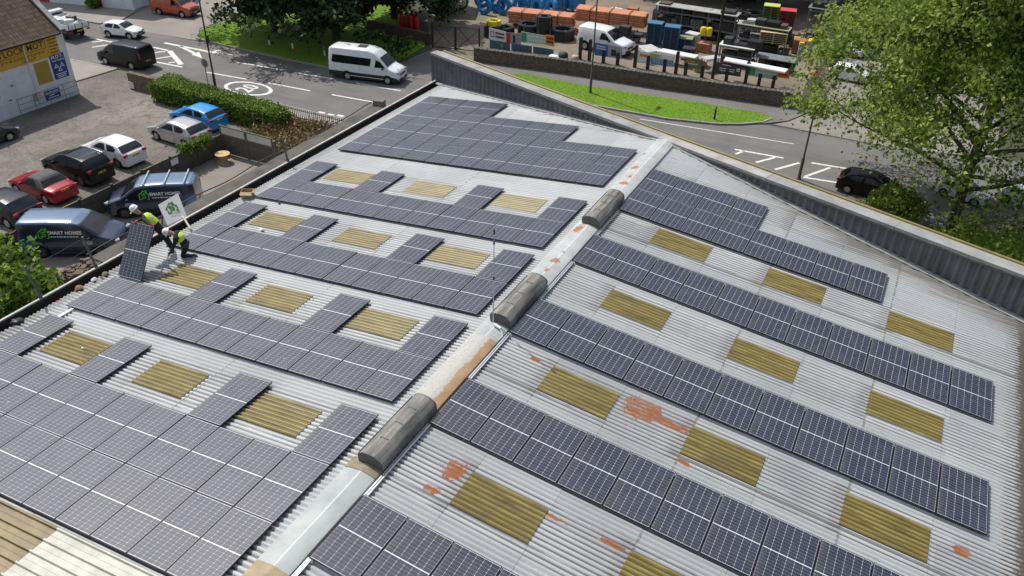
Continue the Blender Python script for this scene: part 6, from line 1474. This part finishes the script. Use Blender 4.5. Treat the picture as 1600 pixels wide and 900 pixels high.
# wrapped goods on pallets about the yard
for k, (x, y, cx, h, mi) in enumerate(((-20.2, 66.8, 1.1, 1.0, 0), (-18.6, 67.2, 1.1, 1.3, 1), (-13.2, 62.4, 1.1, .9, 2), (-11.0, 62.0, 1.2, 1.2, 0), (-9.6, 61.2, 1.1, .8, 1), (-14.0, 67.4, 1.2, 1.5, 2), (-11.8, 67.6, 1.2, 1.2, 1), (-8.6, 67.2, 1.2, 1.5, 0), (-10.2, 58.4, 1.1, .9, 2), (-8.8, 57.2, 1.0, .7, 1), (-16.6, 57.6, 1.0, .6, 0), (-2.2, 65.2, 1.2, 1.1, 1))):
    nm, cl = (('white', (.58, .58, .57)), ('terracotta', (.42, .17, .09)), ('black', (.03, .03, .035)))[mi]
    r = empty('pallet_load', (x, y, 0), random.uniform(-.2, .2), nm+' wrapped load on a wooden pallet in the merchant yard', 'pallet load', nm+' pallet loads'); mb = MB()
    for q in (-.45, 0, .45): mb.box((q*cx, 0, .05), (.1, 1.0, .09))
    mb.box((0, 0, .12), (cx, 1.0, .03)); mb.build('pallet', M_timber, r); mb = MB()
    for q in range(int(h/.22)):
        for a in (-.25, .25): mb.box((a*cx*.98+random.uniform(-.02, .02), random.uniform(-.02, .02), .24+.22*q), (cx*.47, .92, .20))
    mb.build('goods', mat('goods_'+nm, cl, .55, var=.3, scale=4), r)
# ================================================================== people
M_skin = mat('skin', (.50, .30, .22), .55); M_cloth = mat('workwear_black', (.016, .016, .018), .85, var=.3, scale=6); M_boot = mat('boots', (.05, .04, .03), .8)
M_hiv = mat('hi_vis_yellow', (.52, .72, .03), .6); M_hio = mat('hi_vis_orange', (.85, .22, .02), .6); M_hat = mat('hard_hat', (.82, .83, .82), .3); M_glove = mat('glove_red', (.40, .05, .04), .7); M_tape = mat('reflective_tape', (.62, .62, .60), .3)
M_hair = mat('hair_dark', (.03, .018, .014), .8)
def skin_mesh(verts, edges, root_i, mat_of, mats):
    me = bpy.data.meshes.new('skel'); me.from_pydata([v[0] for v in verts], edges, []); o = bpy.data.objects.new('skel', me); COL.objects.link(o)
    o.modifiers.new('s', 'SKIN'); ss = o.modifiers.new('u', 'SUBSURF'); ss.levels = 1; ss.render_levels = 1
    for i, v in enumerate(verts):
        d = me.skin_vertices[0].data[i]; r = v[1]; d.radius = (r, r) if not isinstance(r, tuple) else r; d.use_root = (i == root_i)
    dg = bpy.context.evaluated_depsgraph_get(); dg.update(); out = bpy.data.meshes.new_from_object(o.evaluated_get(dg)); bpy.data.objects.remove(o); bpy.data.meshes.remove(me)
    out.materials.clear()
    for m in mats: out.materials.append(m)
    P = [Vector(v[0]) for v in verts]
    for p in out.polygons:
        c = p.center; best = min(range(len(edges)), key=lambda k: seg_d(c, P[edges[k][0]], P[edges[k][1]])); p.material_index = mat_of[best]
    out.shade_smooth(); return out
def seg_d(c, a, b):
    d = b-a; t = max(0, min(1, (c-a).dot(d)/max(1e-9, d.dot(d)))); return (c-a-d*t).length
def person(name, J, label, top=0, legs=0, hat=M_hat, vest=M_hiv, hand_m=1, loc=(0, 0, 0), rz=0, S=1.0, face=(-1, 0, 0), legm=None, topm=None, vest_from=.12):
    """J: joint positions; one continuous skinned body, then face, hair or hat, vest"""
    r = empty(name, loc, rz, label, 'person'); r.scale = (S, S, S); V = []; E = []; MI = []; ix = {}
    def v(k, p, rad): ix[k] = len(V); V.append((Vector(p), rad)); return ix[k]
    def e(a, b, m): E.append((ix[a], ix[b])); MI.append(m)
    # materials: 0 top, 1 skin, 2 legs, 3 boots, 4 gloves
    g = lambda k: Vector(J[k]); hip, chest, neck, head = g('hip'), g('chest'), g('neck'), g('head'); fw = Vector(face).normalized()
    v('hip', hip, (.155, .13)); v('waist', hip.lerp(chest, .45), (.15, .12)); e('hip', 'waist', 0); v('chest', chest, (.18, .13)); e('waist', 'chest', 0); v('neck', neck, .058); e('chest', 'neck', 0)
    v('jaw', neck.lerp(head, .55)+fw*.02, .078); e('neck', 'jaw', 1); v('head', head, .098); e('jaw', 'head', 1); v('crown', head+(head-neck).normalized()*.085, .072); e('head', 'crown', 1)
    for s in ('L', 'R'):
        v('hp'+s, hip.lerp(g('knee'+s), .12)+(g('hipo'+s)-hip)*.9, .098); e('hip', 'hp'+s, 2); v('kn'+s, g('knee'+s), .066); e('hp'+s, 'kn'+s, 2)
        v('ca'+s, g('knee'+s).lerp(g('ank'+s), .35), .062); e('kn'+s, 'ca'+s, 2); v('an'+s, g('ank'+s), .045); e('ca'+s, 'an'+s, 2); v('to'+s, g('toe'+s), .038); e('an'+s, 'to'+s, 3)
        v('sh'+s, g('sho'+s), .072); e('chest', 'sh'+s, 0); v('el'+s, g('elb'+s), .048); e('sh'+s, 'el'+s, 0); v('wr'+s, g('wri'+s), .034); e('el'+s, 'wr'+s, 0)
        w = g('wri'+s); d = (w-g('elb'+s)).normalized(); h = g('hand'+s) if 'hand'+s in J else w+d*.09; d2 = (h-w).normalized(); side = d2.cross(Vector((0, 0, 1))); side = side.normalized() if side.length > .1 else Vector((1, 0, 0)); up = side.cross(d2)
        v('pa'+s, w.lerp(h, .7), (.036, .022)); e('wr'+s, 'pa'+s, hand_m)
        for q, (o, L) in enumerate(((-.030, .070), (-.010, .082), (.010, .078), (.029, .062))):
            a = w.lerp(h, 1.0)+side*o; b = a+d2*L*.5-up*.008; c = b+d2*L*.4-up*.028
            v(f'f{s}{q}', a, .0095); e('pa'+s, f'f{s}{q}', hand_m); v(f'g{s}{q}', b, .0088); e(f'f{s}{q}', f'g{s}{q}', hand_m); v(f'h{s}{q}', c, .0075); e(f'g{s}{q}', f'h{s}{q}', hand_m)
        a = w.lerp(h, .55)-side*.045-up*.01; v('t'+s, a, .011); e('pa'+s, 't'+s, hand_m); v('u'+s, a+d2*.05-side*.012-up*.015, .009); e('t'+s, 'u'+s, hand_m)
    me = skin_mesh(V, E, ix['hip'], MI, [topm or M_cloth, M_skin, legm or M_cloth, M_boot, M_glove]); b = bpy.data.objects.new('body', me); COL.objects.link(b); b.parent = r
    # face
    upv = (head-neck).normalized(); f2 = (fw-upv*fw.dot(upv)).normalized(); sd = upv.cross(f2)
    mb = MB()
    for q in (-1, 1): mb = MB(); mb.lathe(head+f2*.088+sd*q*.032+upv*.005-Vector((0, 0, .008)), [(.001, 0), (.010, .005), (.010, .011), (.001, .016)], 8); mb.build('eye', M_hair, r)
    mb = MB(); mb.bar(head+f2*.09+upv*.01, head+f2*.118-upv*.03, .022, .026); mb.build('nose', M_skin, r); mb = MB(); mb.bar(head+f2*.092-upv*.058-sd*.022, head+f2*.092-upv*.058+sd*.022, .012, .010); mb.build('mouth', mat('lips', (.38, .16, .13), .6), r)
    for q in (-1, 1): mb = MB(); mb.bar(head+sd*q*.098-upv*.03, head+sd*q*.104+upv*.03, .022, .034); mb.build('ear', M_skin, r)
    R = Matrix((sd.to_tuple(), f2.to_tuple(), upv.to_tuple())).transposed().to_4x4(); T = Matrix.Translation(head+upv*.035) @ R
    mb = MB()
    if hat is not None:
        mb.lathe(None, [(.135, .0), (.142, .008), (.130, .02), (.125, .06), (.105, .11), (.06, .145), (.001, .155)], 18, M=T); mb.face([T @ Vector(q) for q in ((-.09, .10, .006), (.09, .10, .006), (.06, .185, -.006), (-.06, .185, -.006))]); h = mb.build('hard_hat', hat, r, 40); mb = MB(); mb.bar(T @ Vector((0, -.09, .09)), T @ Vector((0, .09, .10)), .03, .05); mb.build('hat_ridge', hat, h)
    else:
        mb.lathe(None, [(.112, -.06), (.118, .0), (.112, .05), (.085, .095), (.001, .115)], 16, M=T @ Matrix.Translation((0, -.012, 0))); mb.build('hair', M_hair, r, 40)
    # vest: a loose shell over chest and belly
    if vest is not None:
        ax = (chest-hip).normalized(); sh = (g('shoR')-g('shoL')).normalized(); fr = ax.cross(sh).normalized(); L = (chest-hip).length; rows = []
        for t, ws, wf in ((vest_from, .215, .175), (lerp(vest_from, .75, .5), .222, .177), (max(.75, vest_from+.1), .232, .18), (1.0, .245, .18), (1.22, .20, .14), (1.34, .11, .09)):
            c = hip+ax*L*t; rows.append([c+sh*ws*math.cos(q)+fr*wf*math.sin(q) for q in (2*math.pi*z/18 for z in range(18))])
        mb = MB(); mb.grid(rows, closed=True); vo = mb.build('hi_vis_vest', vest, r, 60)
        tb = MB()
        for t in (.30, .55) if vest_from < .3 else (.85,):
            c = hip+ax*L*t; rr_ = [[c+ax*z+sh*(.228)*math.cos(q)+fr*(.184)*math.sin(q) for q in (2*math.pi*k/18 for k in range(18))] for z in (-.025, .025)]; tb.grid(rr_, closed=True)
        tb.build('reflective_band', M_tape, vo)
    return r
# local frame on the roof: x to the picture's right, y away from the camera
RZ = math.atan2(RT.y, RT.x)
def to_local(P, loc): q = Matrix.Rotation(-RZ, 4, 'Z') @ (P-loc); return q
s_, y_ = RPIX('L', 268, 398); L1 = RP('L', s_, y_, .02)
c1 = to_local(HP @ Vector((PW-.12, PL-.03, .01)), L1); c2 = to_local(HP @ Vector((.18, PL-.0, .01)), L1)
J = dict(hip=(-.26, .16, .90), chest=(-.56, .12, 1.24), neck=(-.72, .10, 1.43), head=(-.82, .08, 1.56), hipoL=(-.26, .27, .88), hipoR=(-.24, .04, .88), kneeL=(-.20, .34, .50), kneeR=(-.04, .0, .48), ankL=(-.10, .42, .09), ankR=(.10, -.02, .09), toeL=(-.30, .40, .05), toeR=(-.10, -.04, .05),
  shoL=(-.60, .29, 1.36), shoR=(-.58, -.08, 1.34), elbL=lerp(Vector((-.60, .29, 1.36)), c2, .5)+Vector((0, 0, -.1)), elbR=lerp(Vector((-.58, -.08, 1.34)), c1, .5)+Vector((.10, 0, -.10)), wriL=c2+Vector((.09, .03, .03)), wriR=c1+Vector((.10, .05, .05)), handL=c2+Vector((.02, .01, .01)), handR=c1+Vector((.03, .01, .01)))
person('person', J, 'standing worker in a white hard hat and yellow vest holding up the loose panel', loc=L1, rz=RZ, face=(-.75, -.5, -.45), hand_m=4, vest_from=.35)
s_, y_ = RPIX('L', 287, 402); L2 = RP('L', s_, y_, .02)
J = dict(hip=(.16, .12, .36), chest=(-.02, .02, .70), neck=(-.12, -.03, .88), head=(-.25, -.09, .95), hipoL=(.14, .24, .35), hipoR=(.18, .0, .35), kneeL=(-.10, .22, .40), kneeR=(.0, -.16, .10), ankL=(.02, .30, .08), ankR=(.38, -.02, .08), toeL=(-.17, .26, .05), toeR=(.46, -.02, .04),
  shoL=(-.04, .20, .80), shoR=(.0, -.19, .78), elbL=(-.22, .20, .52), elbR=(-.12, -.30, .50), wriL=(-.34, .08, .26), wriR=(-.32, -.22, .24), handL=(-.38, .04, .18), handR=(-.38, -.20, .16))
person('person', J, 'kneeling worker in a white hard hat bent over the roof sheets beside the standing one', loc=L2, rz=RZ, face=(-.7, -.35, -.65), hand_m=1, vest_from=.72)
tb = MB(); tb.box((.14, .02, .46), (.16, .30, .13)); o = tb.build('tool_pouch', M_boot); o.location = L2; o.rotation_euler = (0, 0, RZ); tag(o, 'dark tool pouch worn at the kneeling worker\'s hip', 'tool pouch')
p = G(1268, 141)
J = dict(hip=(0, 0, .93), chest=(0, 0, 1.28), neck=(.01, 0, 1.49), head=(.03, -.01, 1.62), hipoL=(-.10, 0, .92), hipoR=(.10, 0, .92), kneeL=(-.11, -.10, .50), kneeR=(.11, .05, .50), ankL=(-.11, -.02, .08), ankR=(.11, .16, .09), toeL=(-.12, -.18, .05), toeR=(.12, .02, .05), shoL=(-.20, 0, 1.42), shoR=(.20, 0, 1.42), elbL=(-.26, .06, 1.14), elbR=(.27, .02, 1.14), wriL=(-.24, -.10, .94), wriR=(.26, -.14, .96))
person('person', J, 'pedestrian in an orange jacket and bright yellow trousers at the wall end', loc=(p.x, p.y, .01), rz=.3, S=1.06, hat=None, vest=M_hio, legm=M_hiv, topm=M_hio, face=(0, -1, 0))
# ================================================================== small things on the roof
M_card = mat('cardboard', (.46, .34, .20), .85, col2=(.36, .26, .15), scale=6)
s_, y_ = RPIX('L', 388, 308); P = RP('L', s_, y_, .03); cb = empty('cardboard_box', P, .5, 'open cardboard box on the roof edge by the far gutter', 'box')
mb = MB()
for c, d in (((0, -.15, .12), (.42, .012, .24)), ((0, .15, .12), (.42, .012, .24)), ((-.21, 0, .12), (.012, .3, .24)), ((.21, 0, .12), (.012, .3, .24)), ((0, 0, .01), (.42, .3, .012))): mb.box(c, d)
mb.build('carton', M_card, cb); mb = MB(); mb.face([(-.21, -.156, .24), (.21, -.156, .24), (.21, -.30, .19), (-.21, -.30, .19)]); mb.face([(.216, -.15, .24), (.216, .15, .24), (.32, .15, .20), (.32, -.15, .20)]); mb.build('flap', M_card, cb)
def lump(name, uv, size, m, label, cat, side='L', h=.04, k=0):
    s_, y_ = RPIX(side, *uv); P = RP(side, s_, y_, h); mb = MB(); mb.lathe((0, 0, 0), [(size*.8, 0), (size, size*.3), (size*.7, size*.7), (.001, size*.8)], 9)
    for i, q in enumerate(mb.v): mb.v[i] = tuple(c*(1+.35*noise.noise((q[0]*9+k, q[1]*9, q[2]*9))) for c in q)
    o = mb.build(name, m, None, 50); o.location = P; tag(o, label, cat)
lump('bucket', (28, 505), .17, M_trim, 'dark rounded bucket sitting in the near left gutter', 'bucket', h=.0)
lump('brick', (124, 453), .13, mat('brick_red', (.26, .13, .09), .9), 'broken red tile piece lying at the near left eaves', 'tile piece', k=1); lump('stone', (147, 440), .10, mat('mortar_white', (.60, .58, .54), .9), 'white mortar lump at the left eaves beside the loose panel', 'mortar lump', k=2); lump('stone', (166, 431), .11, mat('moss_lump', (.16, .15, .06), .95), 'mossy lump at the foot of the loose panel', 'moss lump', k=3)
lump('glove', (410, 361), .08, M_whp, 'pale work glove lying by the second skylight row', 'glove', k=4); lump('bracket', (436, 319), .05, M_trim, 'small dark fixing left beside the far row of panels', 'fixing', k=5); lump('stone', (130, 547), .035, M_whp, 'tiny white chip on the near left skylight', 'chip', h=.06, k=6)
# whip aerial strapped to the middle ventilator, with a white lamp tube below it
P0 = Vector((-.10, 4.86, Z0+.12)); ae = empty('aerial', P0, 0, 'slender whip aerial standing at the end of the middle ridge ventilator', 'aerial')
D = ray(786.5, 359); t = (4.86-CAM.y)/D.y; tp_ = CAM+t*D; hA = max(1.2, min(3.0, tp_.z-P0.z))
mb = MB(); mb.tube([(0, 0, 0), (0, 0, hA*.55), (0, 0, hA)], [.018, .014, .010], 8); mb.build('mast', M_alu, ae, 40); mb = MB(); mb.lathe((0, 0, hA*.93), [(.02, 0), (.022, .12), (.012, .14)], 8); mb.lathe((0, 0, hA*.47), [(.024, 0), (.024, .07), (.014, .09)], 8); mb.lathe((0, 0, hA*.83), [(.024, 0), (.024, .07), (.014, .09)], 8); mb.build('sleeve', M_trim, ae, 40)
mb = MB(); mb.tube([(-.02, 4.74, Z0+.17), (.22, 4.68, Z0+.15)], .035, 8); mb.bar((.1, 4.72, Z0+.10), (.1, 4.72, Z0+.16), .04, .04); tag(mb.build('tube_lamp', M_whp, None, 40), 'small white tube lamp at the foot of the whip aerial', 'lamp')
lump('junction_box', (789, 508), .07, M_whp, 'small white junction box on the ridge below the aerial', 'junction box', side='R', h=.08, k=8)
mb = MB(); mb.tube([(.15, 4.7, Z0+.14), (.30, 4.6, Z0+.10), (.36, 4.5, Z0+.06), (.33, 4.3, Z0+.05)], .012, 6); tag(mb.build('cable', M_whp), 'thin pale cable looping off the ridge by the aerial', 'cable')
# white site board with the installer's house badge, standing on the ledge
NB = Vector((.60, -.30, .74)).normalized(); PB = CAM+ray(277, 345)*((-13.45-CAM.x)/ray(277, 345).x)
def XPL(u, v, x): D = ray(u, v); return CAM+D*(NB.dot(PB-CAM)/NB.dot(D))
bl_, br_, tr_, tl_ = (XPL(*q, -13.62) for q in ((262, 352), (292, 338), (278, 302), (247, 320)))
o_ = (bl_+br_+tr_+tl_)/4; sb = empty('site_board', o_, 0, 'white site board with a green house badge standing on the wall ledge behind the workers', 'sign board')
X_ = (br_-bl_).normalized(); Yv = ((tl_+tr_)/2-(bl_+br_)/2).normalized(); N_ = X_.cross(Yv).normalized()
q4 = [v_-o_ for v_ in (bl_, br_, tr_, tl_)]; mb = MB(); mb.face(q4); bk = [v_-N_*.03 for v_ in q4]; mb.face(bk[::-1])
for k in range(4): mb.face([q4[k], bk[k], bk[(k+1) % 4], q4[(k+1) % 4]])
mb.build('board', mat('board_white', (.72, .72, .69), .6, col2=(.64, .64, .61), scale=3), sb)
M4 = Matrix(((X_.x, Yv.x, N_.x, 0), (X_.y, Yv.y, N_.y, 0), (X_.z, Yv.z, N_.z, 0), (0, 0, 0, 1))); Wb, Hb = (br_-bl_).length, ((tl_+tr_)/2-(bl_+br_)/2).length
mb = MB(); logo_mesh(mb, Wb*.46, t=.14); lo = mb.build('logo', mat('badge_green', (.06, .22, .04), .6), sb); lo.matrix_basis = M4 @ Matrix.Translation((-Wb*.23, -Hb*.06, .006))
mb = MB(); x = -Wb*.30
for k in range(7): mb.face([(x, -Hb*.16, .005), (x+Wb*.07, -Hb*.16, .005), (x+Wb*.07, -Hb*.12, .005), (x, -Hb*.12, .005)]); x += Wb*.09
x = -Wb*.22
for k in range(5): mb.face([(x, -Hb*.27, .005), (x+Wb*.06, -Hb*.27, .005), (x+Wb*.06, -Hb*.235, .005), (x, -Hb*.235, .005)]); x += Wb*.085
lo = mb.build('small_lettering', mat('ink_soft', (.35, .38, .33), .6), sb); lo.matrix_basis = M4
for k in (-1, 1):
    mb = MB(); b_ = (X_*k*Wb*.42-N_*.03); mb.bar(b_+Yv*Hb*.3, Vector((b_.x-.25, b_.y, EZ-.17-o_.z)), .04, .04); mb.build('prop', M_wp, sb)
# foot bars holding it on the ledge
